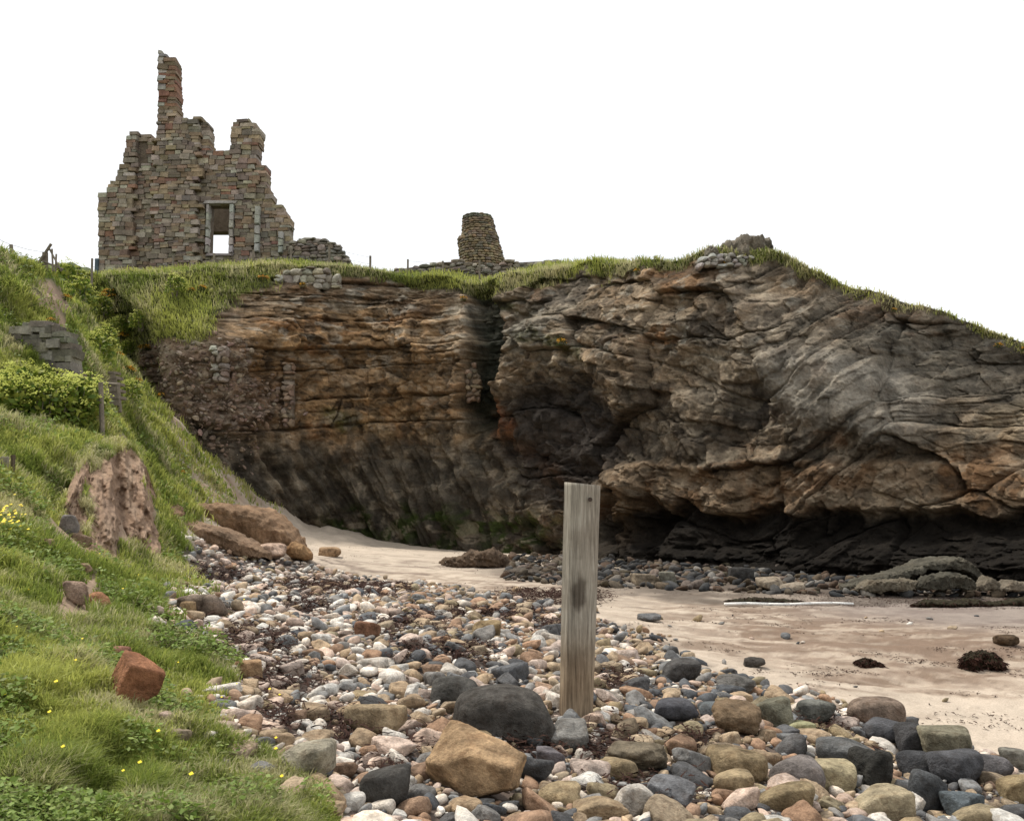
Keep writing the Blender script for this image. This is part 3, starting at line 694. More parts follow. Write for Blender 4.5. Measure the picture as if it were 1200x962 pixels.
# dressed jambs, lintels and the pilaster strips
window = empty('window', (0, 0, 0)); window.parent = castle
def dressed(za, zb, zc, zd, n, name, col=(.38, .365, .325), dy=-.2):
    a, b = cz_px(za, zd), cz_px(zb, zc); h = (b[1] - a[1]) / n
    for i in range(n):
        o = bpy.data.objects.new(name, UST[i % 14]); COL.objects.link(o); o.parent = window if name.startswith('window') else castle
        o.location = ((a[0] + b[0]) / 2, dy + .25, a[1] + h * (i + .5)); o.scale = (b[0] - a[0], .5, h - .015); o.color = (*jc(col, .1), 1)
dressed(485, 500, 642, 826, 6, 'window_jamb'); dressed(572, 592, 642, 826, 6, 'window_jamb')
dressed(480, 600, 628, 642, 1, 'window_lintel', dy=-.22); dressed(488, 590, 826, 838, 1, 'window_sill', (.3, .28, .24), dy=-.24)
dressed(668, 690, 650, 822, 5, 'pilaster_stone'); dressed(758, 776, 742, 826, 3, 'pilaster_stone')
# far wall seen through the window, with its own opening
BY = CY + 4.6
bw = [cz_px(*p, BY) for p in ((455, 935), (455, 610), (640, 600), (640, 935))]
bwh = [cz_px(*p, BY) for p in ((484, 880), (596, 880), (596, 742), (484, 742))]
core(bw, bwh, 4.6, 5.4, 'far_wall', castle, .0)

# ---- low rubble walls and stumps
def rubble_wall(name, label, cat, outline, Y, thick, n_single, seed, hr=(.14, .26), lr=(.2, .5), pal=None, group=None, rough=True):
    if Y is None:
        mx_, my_ = np.mean([p[0] for p in outline]), np.mean([p[1] for p in outline]); Y = surf(mx_, my_)[1] - .3
    P = [at(p[0], p[1], Y) for p in outline]; poly = [(p[0], p[2]) for p in P]
    e = empty(name, (0, Y, 0)); tag(e, label, cat, group)
    core(poly, None, .1, thick, 'wall_core', e, .06)
    pal = pal or [(.22, .2, .165), (.26, .225, .175), (.17, .15, .12), (.27, .24, .19), (.2, .16, .12)]
    s = courses(poly, [], hr, lr, lambda x, z: 0, min(.4, thick), seed, lambda x, z, r: r.choice(pal), .14, edge_depth=thick)
    put_stones(e, [(q[0], q[1], q[2] + random.gauss(0, .02), q[3] * random.uniform(.95, 1.3), q[4], q[5] * random.uniform(.95, 1.45)) + q[6:] for q in s], n_single, 'rubble', rough); return e
rubble_wall('rubble_wall', 'low crumbling rubble wall running right from the castle', 'wall', [(338, 312), (338, 283), (352, 280), (366, 279), (376, 283), (390, 285), (398, 290), (405, 299), (412, 312)], 49.5, .9, 0, 11)
rubble_wall('rubble_wall', 'long half buried field wall below the round tower', 'wall', [(440, 345), (452, 318), (470, 313), (500, 309), (540, 306), (560, 310), (600, 306), (640, 304), (680, 311), (690, 345)], 43.0, .8, 0, 12)
rubble_wall('rubble_wall', 'loose pale masonry in the turf edge below the castle', 'wall', [(316, 336), (322, 322), (338, 317), (356, 315), (378, 316), (398, 326), (399, 337), (372, 338), (345, 332)], None, .7, 40, 13, (.22, .34), (.28, .5), [(.3, .28, .235), (.38, .355, .3), (.24, .21, .17), (.33, .29, .22)])
rubble_wall('rubble_wall', 'courses of pale masonry under the rocky knoll', 'wall', [(818, 312), (822, 302), (838, 299), (862, 298), (890, 301), (892, 312)], None, .6, 40, 14, (.12, .2), (.16, .3), [(.3, .28, .24), (.36, .34, .3), (.22, .2, .17)])
rubble_wall('masonry_pier', 'short masonry pier standing in the scree', 'pier', [(248, 443), (247, 408), (243, 404), (264, 404), (264, 446)], None, .7, 30, 15, (.16, .26), (.2, .4), [(.24, .2, .16), (.32, .29, .24), (.2, .15, .11)])
rubble_wall('masonry_pier', 'taller narrow masonry pier right of the scree', 'pier', [(331, 500), (331, 428), (342, 427), (344, 500)], None, .6, 30, 16, (.16, .28), (.18, .34), [(.22, .15, .1), (.28, .2, .14), (.2, .16, .12)])
rubble_wall('masonry_pier', 'broken masonry patch at the foot of the dark gully', 'pier', [(547, 470), (545, 434), (556, 426), (563, 440), (562, 470)], None, .9, 20, 18, (.14, .24), (.16, .34), [(.16, .12, .08), (.2, .15, .1), (.13, .1, .07)])
rubble_wall('retaining_wall', 'mossy coursed stone wall end on the left mound', 'wall', [(8, 460), (14, 384), (34, 376), (50, 375), (62, 383), (76, 391), (81, 396), (82, 460)], 22.2, .6, 160, 17, (.12, .2), (.18, .5), [(.2, .185, .15), (.26, .245, .2), (.15, .13, .1), (.17, .165, .12)], rough=False)

# ---- beehive stump
DY = 54.0
dl = at(538, 300, DY); dr = at(591, 300, DY); dt = at(560, 247, DY); dtl = at(541, 247, DY); dtr = at(576, 247, DY); dmid = at(536, 275, DY)
doo = empty('round_tower', (0, 0, 0)); tag(doo, 'squat tapering round stone stump standing alone on the skyline', 'tower')
zb = dl[2] - .8; zt = dt[2]; st = []
def drad(z):
    t = (z - dl[2]) / (zt - dl[2]); lx = np.interp(t, [0, .45, .62, 1], [dl[0], dmid[0], dtl[0] - .02, dtl[0] + .02]); rx = np.interp(t, [0, .5, .9, 1], [dr[0], dr[0] - .42, dtr[0] + .05, dtr[0]])
    return (lx + rx) / 2, (rx - lx) / 2
V = []; nseg = 28; zs = np.linspace(zb, zt - .06, 12)
for z in zs:
    c, r_ = drad(z)
    for k in range(nseg): V.append((c + (r_ - .12) * math.cos(2 * math.pi * k / nseg), DY + 1.35 + (r_ - .12) * math.sin(2 * math.pi * k / nseg), z))
fc = [(i * nseg + k, i * nseg + (k + 1) % nseg, (i + 1) * nseg + (k + 1) % nseg, (i + 1) * nseg + k) for i in range(11) for k in range(nseg)] + [tuple(11 * nseg + k for k in range(nseg))]
me = bpy.data.meshes.new('wall_core'); me.from_pydata(V, [], fc); me.update(); link('wall_core', me, M_MORTAR, doo)
z = zb
while z < zt - .05:
    h = random.uniform(.12, .2); c, r_ = drad(z + h / 2); a = random.uniform(0, 1)
    while a < 2 * math.pi + .0:
        w = random.uniform(.2, .42); g = a + w / 2 / r_; rr = r_ - .12 + random.uniform(0, .07) + (.05 if abs((z - zb) / (zt - zb) - .6) < .05 else 0)
        green = z > zt - .35
        st.append((c + rr * math.cos(g), DY + 1.35 + rr * math.sin(g), z + h / 2, w - .02, .3, h - .02, g + math.pi / 2, jc((.2, .2, .15) if green and random.random() < .6 else random.choice([(.27, .2, .12), (.22, .17, .115), (.3, .24, .15), (.19, .16, .12)]), .2)))
        a += w / r_
    z += h
put_stones(doo, [q[:3] + (q[3] * 1.15, q[4], q[5] * 1.2) + q[6:] for q in st], 0, 'stonework', True)

# ------------------------------------------------------------------ rocks
def loaf(name, label, pts, Y, depth, p=2.6, noise=.06, col=(.3, .2, .12), mat=None, seed=0, lean=0.0, nu=150, nr=56, cat='rock', group=None, strat=0.0):
    """a long rock: pixel profile (px, top, bottom) standing at depth Y, with its own thickness"""
    px = np.array([q[0] for q in pts], float); u = np.linspace(0, 1, nu); X = np.interp(u, np.linspace(0, 1, len(pts)), px)
    t = np.interp(X, px, [q[1] for q in pts]); b = np.interp(X, px, [q[2] for q in pts])
    if callable(Y): Yv = np.array([Y(a) for a in X])
    else: Yv = np.full(nu, float(Y))
    TP = np.array([at(a, c, y + depth / 2) for a, c, y in zip(X, t, Yv)]); BT = np.array([at(a, c, y) for a, c, y in zip(X, b, Yv)])
    hz = (TP[:, 2] - BT[:, 2]) / 2; zc = (TP[:, 2] + BT[:, 2]) / 2
    dep = depth * np.clip(np.sin(np.pi * np.clip(u, .0, 1)) ** .45, .05, 1) / 2
    th = np.linspace(0, 2 * math.pi, nr, endpoint=False)
    ce = np.sign(np.cos(th)) * np.abs(np.cos(th)) ** (2 / p); se = np.sign(np.sin(th)) * np.abs(np.sin(th)) ** (2 / p)
    Vx = np.repeat(TP[:, 0][:, None], nr, 1); Vy = Yv[:, None] + depth / 2 + dep[:, None] * ce[None] + lean * hz[:, None] * (se[None] - 1); Vz = zc[:, None] + hz[:, None] * se[None]
    cy = Yv[:, None] + depth / 2
    sc = float(np.mean(hz)) * 2 + .05
    nn = noise * (fbm(Vx / sc + seed, Vy / sc, Vz / sc, o=5, seed=seed) * sc) 
    if strat: nn = nn + strat * sc * (np.abs(((Vz + .25 * Vx) / (sc * .22) + .6 * fbm(Vx / sc, Vz / sc, seed=seed + 3)) % 1 - .5) - .25)
    rg = 1 - 2 * np.abs(fbm(Vx / sc * 1.8 + seed * 3, Vy / sc * 1.2, Vz / sc * 2.5, o=4, seed=seed + 7))
    nn = nn + noise * .55 * sc * rg + noise * .3 * sc * fbm(Vx / sc * 6, Vy / sc * 6, Vz / sc * 6, o=3, seed=seed + 9)
    Vy = Vy + nn * ce[None]; Vz = Vz + nn * se[None] * .6
    V = np.stack([Vx, Vy, Vz], -1).reshape(-1, 3)
    i = np.arange(nu - 1)[:, None] * nr + np.arange(nr)[None]; j = np.arange(nu - 1)[:, None] * nr + (np.arange(nr) + 1) % nr
    Fq = np.stack([i, j, j + nr, i + nr], -1).reshape(-1, 4)
    cen = np.array([V[:, 0].mean(), V[:, 1].mean(), V[:, 2].min()])
    me = mesh_np(name, V - cen, Fq)
    bm = bmesh.new(); bm.from_mesh(me); bm.verts.ensure_lookup_table()
    for base in (0, (nu - 1) * nr): bm.faces.new([bm.verts[base + k] for k in range(nr)])
    bmesh.ops.recalc_face_normals(bm, faces=bm.faces); bm.to_mesh(me); bm.free()
    o = link(name, me, mat or M_BOULD, None, tuple(cen)); o.color = (*col, 1); tag(o, label, cat, group); return o
LM = []                     # landmarks for naming the cobbles: px, py, phrase
def boulder(px, py, w, h, label, col, seed, p=7, k=14, noise=.05, lo=.72, rz=0, tilt=(0, 0), dratio=.85, name='boulder', short=None, cat='boulder', Y=None, sub=5, sink=.12):
    """px,py: centre of its foot in the picture; w,h size in the picture"""
    g = hit(px, py) if Y is None else np.array(at(px, py, Y)); d = math.hypot(g[0], g[1])
    ww = w / F * d; hh = h / F * d
    v, f = rock_v(seed, sub, p, k, noise, lo)
    v = v * np.array([ww / 2, ww / 2 * dratio, hh / 2])
    R = Matrix.Rotation(rz, 3, 'Z') @ Matrix.Rotation(tilt[0], 3, 'X') @ Matrix.Rotation(tilt[1], 3, 'Y')
    v = v @ np.array(R).T
    k_ = (ww / 2) / max(1e-6, v[:, 0].max()); v = v * np.array([k_, k_, 1]); v[:, 2] *= (hh * .98) / (v[:, 2].max() - v[:, 2].min()); v[:, 2] -= v[:, 2].min()
    o = link(name, mesh_np(name, v, f), M_BOULD, None, (g[0], g[1] + ww * dratio * .35, g[2] - hh * sink)); o.color = (*col, 1)
    tag(o, label, cat)
    OCC.append((g[0], g[1] + ww * dratio * .35, max(ww * .45, .03)))
    if short: LM.append((px, py - h / 2, short))
    return o
OCC = []
DG = (.075, .07, .064); GREY = (.17, .165, .155); BLUE = (.13, .14, .15); TAN = (.36, .27, .16); OCH = (.34, .24, .09); BRN = (.2, .135, .085); ORG = (.42, .215, .085); PALE = (.52, .45, .38); WHT = (.66, .61, .54); PNK = (.46, .32, .25); OLV = (.25, .22, .11)

# ---- the timber post
g = hit(675, 838); pd = math.hypot(g[0], g[1]); m_ = g[1] / F
post = empty('wooden_post', tuple(g)); tag(post, 'tall weathered grey timber post standing upright among the cobbles', 'post')
LM.append((675, 740, 'wooden post'))
m_post, nt, b = nodemat('grey_timber'); Ln = nt.links
gq = N(nt, 'ShaderNodeTexCoord'); mp_ = N(nt, 'ShaderNodeMapping'); mp_.inputs['Scale'].default_value = (46, 46, 2.6)
Ln.new(gq.outputs['Object'], mp_.inputs['Vector'])
na = N(nt, 'ShaderNodeTexNoise'); na.inputs['Scale'].default_value = 1.0; na.inputs['Detail'].default_value = 7; na.inputs['Roughness'].default_value = .7; Ln.new(mp_.outputs[0], na.inputs['Vector'])
nb = N(nt, 'ShaderNodeTexNoise'); nb.inputs['Scale'].default_value = 3.2; nb.inputs['Detail'].default_value = 6; Ln.new(gq.outputs['Object'], nb.inputs['Vector'])
cr = N(nt, 'ShaderNodeValToRGB'); e_ = cr.color_ramp.elements; e_[0].position = .3; e_[0].color = (.12, .105, .085, 1); e_[1].position = .72; e_[1].color = (.47, .435, .37, 1)
x_ = cr.color_ramp.elements.new(.5); x_.color = (.29, .26, .21, 1); Ln.new(na.outputs[0], cr.inputs[0])
cr2 = N(nt, 'ShaderNodeValToRGB'); cr2.color_ramp.elements[0].position = .32; cr2.color_ramp.elements[0].color = (.62, .58, .55, 1); cr2.color_ramp.elements[1].position = .55; cr2.color_ramp.elements[1].color = (1, 1, 1, 1); Ln.new(nb.outputs[0], cr2.inputs[0])
mxx = N(nt, 'ShaderNodeMix', data_type='RGBA', blend_type='MULTIPLY'); mxx.inputs[0].default_value = 1; Ln.new(cr.outputs[0], mxx.inputs[6]); Ln.new(cr2.outputs[0], mxx.inputs[7])
# dark damp knot stain half way up, brownish foot
sx = N(nt, 'ShaderNodeSeparateXYZ'); Ln.new(gq.outputs['Object'], sx.inputs[0])
def nrange(sock, a, b_, c, d):
    n = N(nt, 'ShaderNodeMapRange'); n.interpolation_type = 'SMOOTHSTEP'
    for i, v_ in enumerate((a, b_, c, d)): n.inputs[i + 1].default_value = v_
    Ln.new(sock, n.inputs[0]); return n.outputs[0]
ft_ = N(nt, 'ShaderNodeMix', data_type='RGBA', blend_type='MULTIPLY'); Ln.new(nrange(sx.outputs[2], .75, .25, 0, .8), ft_.inputs[0]); Ln.new(mxx.outputs[2], ft_.inputs[6]); ft_.inputs[7].default_value = (.92, .74, .56, 1)
vd = N(nt, 'ShaderNodeVectorMath', operation='SUBTRACT'); Ln.new(gq.outputs['Object'], vd.inputs[0]); vd.inputs[1].default_value = (.025, -.13, .95)
vs = N(nt, 'ShaderNodeVectorMath', operation='MULTIPLY'); Ln.new(vd.outputs[0], vs.inputs[0]); vs.inputs[1].default_value = (18, 4, 4.5)
vl = N(nt, 'ShaderNodeVectorMath', operation='LENGTH'); Ln.new(vs.outputs[0], vl.inputs[0])
av = N(nt, 'ShaderNodeMath', operation='ADD'); Ln.new(vl.outputs['Value'], av.inputs[0]); Ln.new(nrange(nb.outputs[0], .3, .7, -.5, .5), av.inputs[1])
st_ = N(nt, 'ShaderNodeMix', data_type='RGBA', blend_type='MULTIPLY'); Ln.new(nrange(av.outputs[0], 1.2, .4, 0, .75), st_.inputs[0]); Ln.new(ft_.outputs[2], st_.inputs[6]); st_.inputs[7].default_value = (.22, .19, .17, 1)
Ln.new(st_.outputs[2], b.inputs['Base Color']); b.inputs['Roughness'].default_value = .9
bb = N(nt, 'ShaderNodeBump'); bb.inputs['Strength'].default_value = .8; bb.inputs['Distance'].default_value = .012; Ln.new(na.outputs[0], bb.inputs['Height']); Ln.new(bb.outputs[0], b.inputs['Normal'])
# eight-sided section, slightly chamfered, tapering and leaning, with drying cracks
nth, nzz = 96, 120
th = np.linspace(0, 2 * math.pi, nth, endpoint=False); topz = at(682, 567, g[1])[2] - g[2]
zz = np.concatenate([np.linspace(-.35, topz, nzz)])
TH, ZZ = np.meshgrid(th, zz)
def polyr(t, n, off): a = (t - off + math.pi / n) % (2 * math.pi / n) - math.pi / n; return 1 / np.cos(a)
half = np.interp(ZZ, [-.35, 0, topz], [17.5, 18.3, 20.2]) * m_
R0 = half * np.minimum(polyr(TH, 4, math.radians(22)), 1.10) * (1 + .012 * fbm(TH * 2, ZZ * 1.2, seed=91) + .010 * fbm(np.cos(TH) * 9, np.sin(TH) * 9, ZZ * 1.2, seed=92, o=3))
R0 *= .955
for c0, wd, dp, z0c, z1c in ((-1.42, .022, .10, .2, 9), (-1.95, .02, .05, .6, 1.5), (-1.15, .018, .05, -.3, .8), (-2.4, .02, .06, .3, 9)):
    dth = (TH - (c0 % (2 * math.pi)) - .02 * fbm(ZZ * 1.5, ZZ * 0, seed=93)); R0 *= 1 - dp * np.exp(-(dth / wd) ** 2) * sstep(z0c - .1, z0c + .1, ZZ) * sstep(z1c + .1, z1c - .1, ZZ)
lx = np.interp(ZZ, [0, topz], [0, at(682.5, 567, g[1])[0] - g[0]])
Zf = ZZ + np.where(ZZ > topz - 1e-6, -.014 * np.cos(TH) * 1, 0)
PV = np.stack([lx + R0 * np.cos(TH), R0 * np.sin(TH), Zf], -1).reshape(-1, 3)
i = np.arange(nzz - 1)[:, None] * nth + np.arange(nth)[None]; j = np.arange(nzz - 1)[:, None] * nth + (np.arange(nth) + 1) % nth
me = mesh_np('shaft', PV, np.stack([i, j, j + nth, i + nth], -1).reshape(-1, 4))
bm = bmesh.new(); bm.from_mesh(me); bm.verts.ensure_lookup_table()
tf = bm.faces.new([bm.verts[(nzz - 1) * nth + k] for k in range(nth)]); tf.smooth = False
bmesh.ops.recalc_face_normals(bm, faces=bm.faces); bm.to_mesh(me); bm.free()
link('shaft', me, m_post, post)
mb = MB(); bz = at(690, 585, g[1])
mb.bar((bz[0] - g[0], -half.max() * 1.02 - .006, bz[2] - g[2]), (bz[0] - g[0], -half.max() * .7, bz[2] - g[2]), .016, 10)
mb.build('bolt', rockmat('rusty_bolt', (.07, .05, .04), 20, 60), post)
OCC.append((g[0], g[1], .16))

# ---- named boulders
boulder(590, 868, 122, 62, 'big smooth dark grey boulder at the foot of the timber post', (.088, .08, .07), 101, p=6, k=8, noise=.04, lo=.85, dratio=.7, short='big dark boulder', rz=.15)
boulder(555, 935, 122, 82, 'large orange angular boulder in front of the big dark boulder', (.43, .29, .165), 102, p=34, k=7, noise=.07, lo=.7, rz=-.35, tilt=(.12, .28), dratio=.75, short='large orange boulder')
boulder(449, 946, 56, 46, 'dark rounded boulder left of the large orange boulder', (.085, .08, .072), 103, p=6, k=10, short='dark rounded boulder')
boulder(532, 828, 56, 36, 'dark rounded stone above the big dark boulder', (.1, .095, .085), 104, p=5, k=10, short='upper dark stone')
boulder(666, 880, 46, 34, 'flat pale grey slab leaning right of the big dark boulder', (.24, .23, .21), 105, p=14, k=10, dratio=1.1, tilt=(.35, 0), short='flat grey slab')
boulder(646, 905, 34, 28, 'purplish grey block below the flat grey slab', (.15, .135, .14), 106, p=14, k=9, short='purplish grey block')
boulder(438, 862, 72, 38, 'long tan speckled boulder left of the big dark boulder', (.38, .29, .18), 107, p=12, k=10, noise=.08, rz=-.3, dratio=.6, short='long tan boulder')
boulder(748, 962, 50, 44, 'white angular stone on the bottom edge right of the orange boulder', (.62, .57, .5), 108, p=14, k=9, short='white angular stone')
boulder(1032, 852, 60, 32, 'smooth brown domed boulder on the edge of the sand', (.22, .165, .125), 109, p=4, k=6, noise=.02, lo=.9, short='brown domed boulder')
boulder(958, 848, 44, 28, 'rounded grey boulder beside the sand left of the brown dome', (.15, .15, .13), 110, p=6, k=10, noise=.07, short='rounded grey boulder')
boulder(910, 856, 40, 38, 'upright greenish grey stone with a pointed top', (.19, .18, .13), 111, p=14, k=9, short='upright greenish stone')
boulder(868, 862, 58, 38, 'rough brown pitted boulder left of the upright stone', (.2, .14, .085), 112, p=9, k=12, noise=.14, short='brown pitted boulder')
boulder(938, 866, 36, 20, 'yellow green rounded stone below the upright stone', (.36, .345, .2), 113, p=8, k=8, short='yellow green stone')
boulder(868, 920, 62, 40, 'rounded ochre boulder near the lower right', (.27, .205, .12), 114, p=6, k=9, rz=-.2, short='ochre boulder')
boulder(862, 935, 46, 30, 'smaller ochre boulder tucked before the ochre boulder', (.36, .275, .165), 115, p=6, k=8)
boulder(925, 954, 68, 34, 'long mustard boulder on the bottom edge', (.31, .24, .14), 116, p=6, k=8, rz=-.25, dratio=.6, short='mustard boulder')
boulder(980, 930, 52, 34, 'yellow blocky boulder among dark stones', (.41, .345, .215), 117, p=11, k=8, short='yellow blocky boulder')
boulder(1040, 962, 60, 36, 'speckled cream boulder on the bottom edge', (.42, .35, .23), 118, p=10, k=10, noise=.07, short='cream boulder')
boulder(940, 926, 62, 34, 'lilac grey boulder left of the yellow blocky boulder', (.2, .175, .16), 119, p=8, k=10, noise=.05)
boulder(1000, 906, 74, 36, 'long blue grey boulder behind the yellow blocky boulder', (.145, .145, .14), 120, p=9, k=8, rz=-.4, dratio=.6, short='long blue grey boulder')
boulder(1092, 952, 50, 46, 'dark smooth pear shaped boulder at the lower right', (.085, .088, .09), 121, p=6, k=8, rz=.8, short='pear shaped boulder')
boulder(1028, 924, 42, 44, 'dark block bearded with black seaweed', (.05, .048, .042), 122, p=9, k=9, noise=.12, short='weedy dark block')
boulder(1080, 885, 42, 34, 'black angular boulder right of the brown dome', (.06, .058, .058), 123, p=10, k=9, short='black angular boulder')
boulder(1045, 872, 52, 26, 'charcoal slab just below the brown dome', (.1, .1, .105), 124, p=9, k=9)
boulder(1120, 892, 54, 34, 'olive grey faceted boulder near the right end of the cobbles', (.22, .2, .14), 125, p=13, k=8, short='olive faceted boulder')
boulder(1130, 922, 62, 36, 'dark slate boulder below the olive faceted boulder', (.095, .095, .1), 126, p=10, k=9, short='dark slate boulder')
boulder(1080, 912, 42, 28, 'small black boulder left of the dark slate boulder', (.06, .06, .062), 127, p=9, k=9)
boulder(1170, 916, 36, 28, 'grey rounded stone nearest the sand on the right', (.15, .14, .14), 128, p=8, k=9, short='grey stone by the sand')
boulder(1135, 958, 44, 26, 'wedge shaped blue stone on the bottom right', (.12, .14, .15), 129, p=14, k=7, rz=.5)
boulder(1195, 902, 30, 22, 'dull green grey stone at the right border', (.19, .18, .15), 130, p=6, k=8)
boulder(1198, 940, 36, 26, 'mottled yellow brown stone in the bottom right corner', (.3, .23, .13), 131, p=9, k=9)
boulder(800, 800, 44, 28, 'dark boulder beside the sand right of the post', (.1, .095, .09), 132, p=7, k=9, short='sand edge dark boulder')
boulder(866, 812, 46, 20, 'flat grey knobbly rock edging the sand', (.17, .16, .145), 133, p=9, k=10, noise=.1, short='knobbly grey rock')
boulder(795, 846, 52, 24, 'low smooth blue black stone right of the post', (.1, .1, .11), 134, p=6, k=8, noise=.02, short='blue black stone')
boulder(838, 846, 34, 24, 'steel grey round stone next to the pitted boulder', (.15, .165, .17), 135, p=5, k=8)
boulder(885, 782, 24, 12, 'small dark lump alone on the sand', (.08, .07, .06), 136, p=7, k=10, noise=.1)
boulder(762, 729, 26, 10, 'low dark stone lying on sand right of the post', (.14, .14, .14), 137, p=6, k=8)
boulder(570, 748, 34, 22, 'brown rounded stone with a dark base near the sand edge', (.3, .22, .12), 138, p=6, k=9, short='brown rounded stone')
boulder(800, 890, 38, 26, 'reddish tan cracked stone below the blue black stone', (.31, .2, .13), 139, p=8, k=10, short='reddish cracked stone')
boulder(748, 905, 74, 34, 'weedy rough rock under a mat of dead seaweed', (.2, .165, .115), 140, p=8, k=12, noise=.16, short='weedy rough rock')
boulder(790, 945, 58, 32, 'sloping slate grey slab near the white stone', (.2, .2, .205), 141, p=12, k=9, rz=-.5, tilt=(.2, .2), short='slate grey slab')
boulder(705, 962, 62, 24, 'tan and white mottled rock cut by the bottom edge', (.36, .27, .17), 142, p=10, k=9, short='mottled rock')
boulder(430, 748, 30, 22, 'red brown rounded stone in the upper cobbles', (.26, .14, .085), 143, p=8, k=9, short='red brown stone')
boulder(230, 722, 62, 26, 'long smooth grey brown boulder on the grass edge', (.22, .17, .13), 144, p=5, k=7, noise=.03, rz=-.3, dratio=.6, short='grass edge boulder')
boulder(218, 722, 18, 18, 'small tan stone against the long grey brown boulder', (.36, .25, .14), 145, p=7, k=9)
boulder(288, 798, 34, 24, 'orange wedge stone at the tip of the grass', (.42, .27, .15), 146, p=13, k=8, rz=.4, short='orange wedge stone')
boulder(352, 912, 66, 40, 'pale flat boulder half buried in the grass edge', (.4, .36, .27), 147, p=10, k=9, noise=.07, short='pale half buried boulder')
boulder(276, 898, 44, 24, 'pinkish tan slab in the grass left of the pale boulder', (.4, .3, .22), 148, p=13, k=8, short='pinkish slab')
boulder(152, 826, 62, 58, 'red orange square block tilted in the grass', (.34, .16, .085), 149, p=22, k=4, lo=.9, noise=.04, rz=.6, tilt=(.3, .35), dratio=.9, short='red orange block', sink=.05)
boulder(140, 772, 20, 14, 'small red stone above the red orange block', (.3, .15, .1), 150, p=12, k=8)
boulder(107, 716, 28, 22, 'rust coloured stone in the bank grass', (.42, .21, .11), 151, p=10, k=9, noise=.08)
boulder(86, 706, 26, 26, 'pinkish broken stone left of the rust stone', (.33, .23, .17), 152, p=10, k=9, noise=.1)
boulder(93, 672, 20, 12, 'tan stone at the foot of the earth face', (.34, .23, .15), 153, p=10, k=9)
boulder(52, 650, 14, 18, 'brown rounded stone left of the earth face', (.32, .22, .15), 154, p=7, k=8)
boulder(76, 628, 22, 26, 'grey stone lodged in the earth face among roots', (.24, .22, .2), 155, p=9, k=9, Y=11.0)
boulder(88, 640, 24, 16, 'brown stone lodged below the grey one in the earth', (.26, .18, .12), 156, p=9, k=9, Y=10.9)
boulder(872, 683, 30, 20, 'black round boulder at the back of the sand', (.05, .048, .045), 157, p=7, k=9, short='black round boulder')
boulder(905, 692, 32, 16, 'pale brown block right of the black round boulder', (.28, .23, .17), 158, p=13, k=8, rz=.4)
boulder(930, 694, 30, 12, 'low tan block lying on the back of the sand', (.3, .25, .19), 159, p=13, k=8, rz=-.3)
boulder(756, 686, 34, 16, 'wedge of tan rock below the cave', (.26, .21, .15), 160, p=14, k=7, rz=.3)
boulder(784, 686, 22, 18, 'greenish grey tilted block beside the tan wedge', (.2, .19, .15), 161, p=14, k=7, rz=-.4)
boulder(310, 655, 42, 20, 'pale pink flat stone in front of the long orange slab', (.5, .36, .27), 162, p=10, k=8, short='pale pink slab stone')
boulder(385, 652, 26, 12, 'small tan stone right of the long orange slab', (.36, .24, .14), 163, p=9, k=8)
boulder(1183, 757, 22, 12, 'brown weedy stone at the right border of the sand', (.09, .06, .035), 164, p=8, k=9, noise=.12)
# long slabs and outcrops
loaf('rock_slab', 'long orange brown humped rock slab at the top of the beach', [(214, 604, 612), (232, 593, 620), (255, 591, 628), (285, 594, 636), (312, 599, 646), (332, 612, 652), (348, 628, 655), (358, 640, 654)], 22.5, 2.2, 4.5, .17, (.31, .2, .12), M_SLAB, seed=201, lean=-.3, strat=.16); LM.append((285, 615, 'long orange slab'))
loaf('rock_slab', 'lower orange ledge in front of the humped slab', [(186, 606, 612), (210, 607, 622), (240, 616, 640), (268, 622, 650), (300, 638, 654), (318, 648, 656)], 20.6, 1.3, 4.5, .17, (.29, .195, .125), M_SLAB, seed=202, lean=-.2, strat=.14)
loaf('rock_slab', 'brown overhanging ledge on the grass above the slab', [(160, 578, 592), (175, 580, 598), (192, 590, 604), (204, 596, 606), (212, 603, 607)], 20.0, 1.4, 5, .15, (.27, .17, .105), M_SLAB, seed=203, lean=-.4, strat=.12)
loaf('rock_slab', 'orange tail rock at the seaward end of the humped slab', [(336, 640, 650), (345, 634, 655), (358, 640, 657), (366, 650, 657)], 21.8, .9, 2.6, .12, (.36, .22, .11), M_SLAB, seed=204)
LG = (.115, .105, .08)
loaf('rock_slab', 'arched grey ledge at the foot of the black shelf', [(1030, 680, 686), (1050, 668, 680), (1075, 659, 671), (1100, 655, 666), (1118, 653, 668), (1135, 661, 678), (1150, 675, 689)], 20.2, 1.0, 5, .26, LG, M_SLAB, seed=205, strat=.12)
loaf('rock_slab', 'grey slab tilted under the arched ledge', [(1045, 680, 690), (1075, 671, 690), (1110, 667, 690), (1138, 676, 690)], 20.4, .9, 5, .26, (.09, .08, .062), M_SLAB, seed=215, strat=.12)
loaf('rock_slab', 'flat grey slab sloping up to the arched ledge', [(985, 688, 693), (1005, 680, 691), (1030, 673, 686), (1058, 669, 680)], 19.8, .8, 5, .26, LG, M_SLAB, seed=216, strat=.12)
loaf('rock_slab', 'low brown slab in front of the arched ledge', [(1003, 690, 694), (1018, 680, 694), (1040, 680, 693), (1062, 679, 692), (1080, 683, 692)], 19.2, .6, 4.5, .26, (.17, .145, .105), M_SLAB, seed=206, strat=.12)  # browner, paler base colour than the arched ledge
loaf('rock_slab', 'low dark humped slab right of the brown slab', [(1072, 686, 692), (1086, 674, 692), (1108, 672, 691), (1126, 674, 691), (1136, 682, 691), (1142, 690, 692)], 19.0, .6, 4.5, .26, (.1, .092, .07), M_SLAB, seed=217, strat=.12)
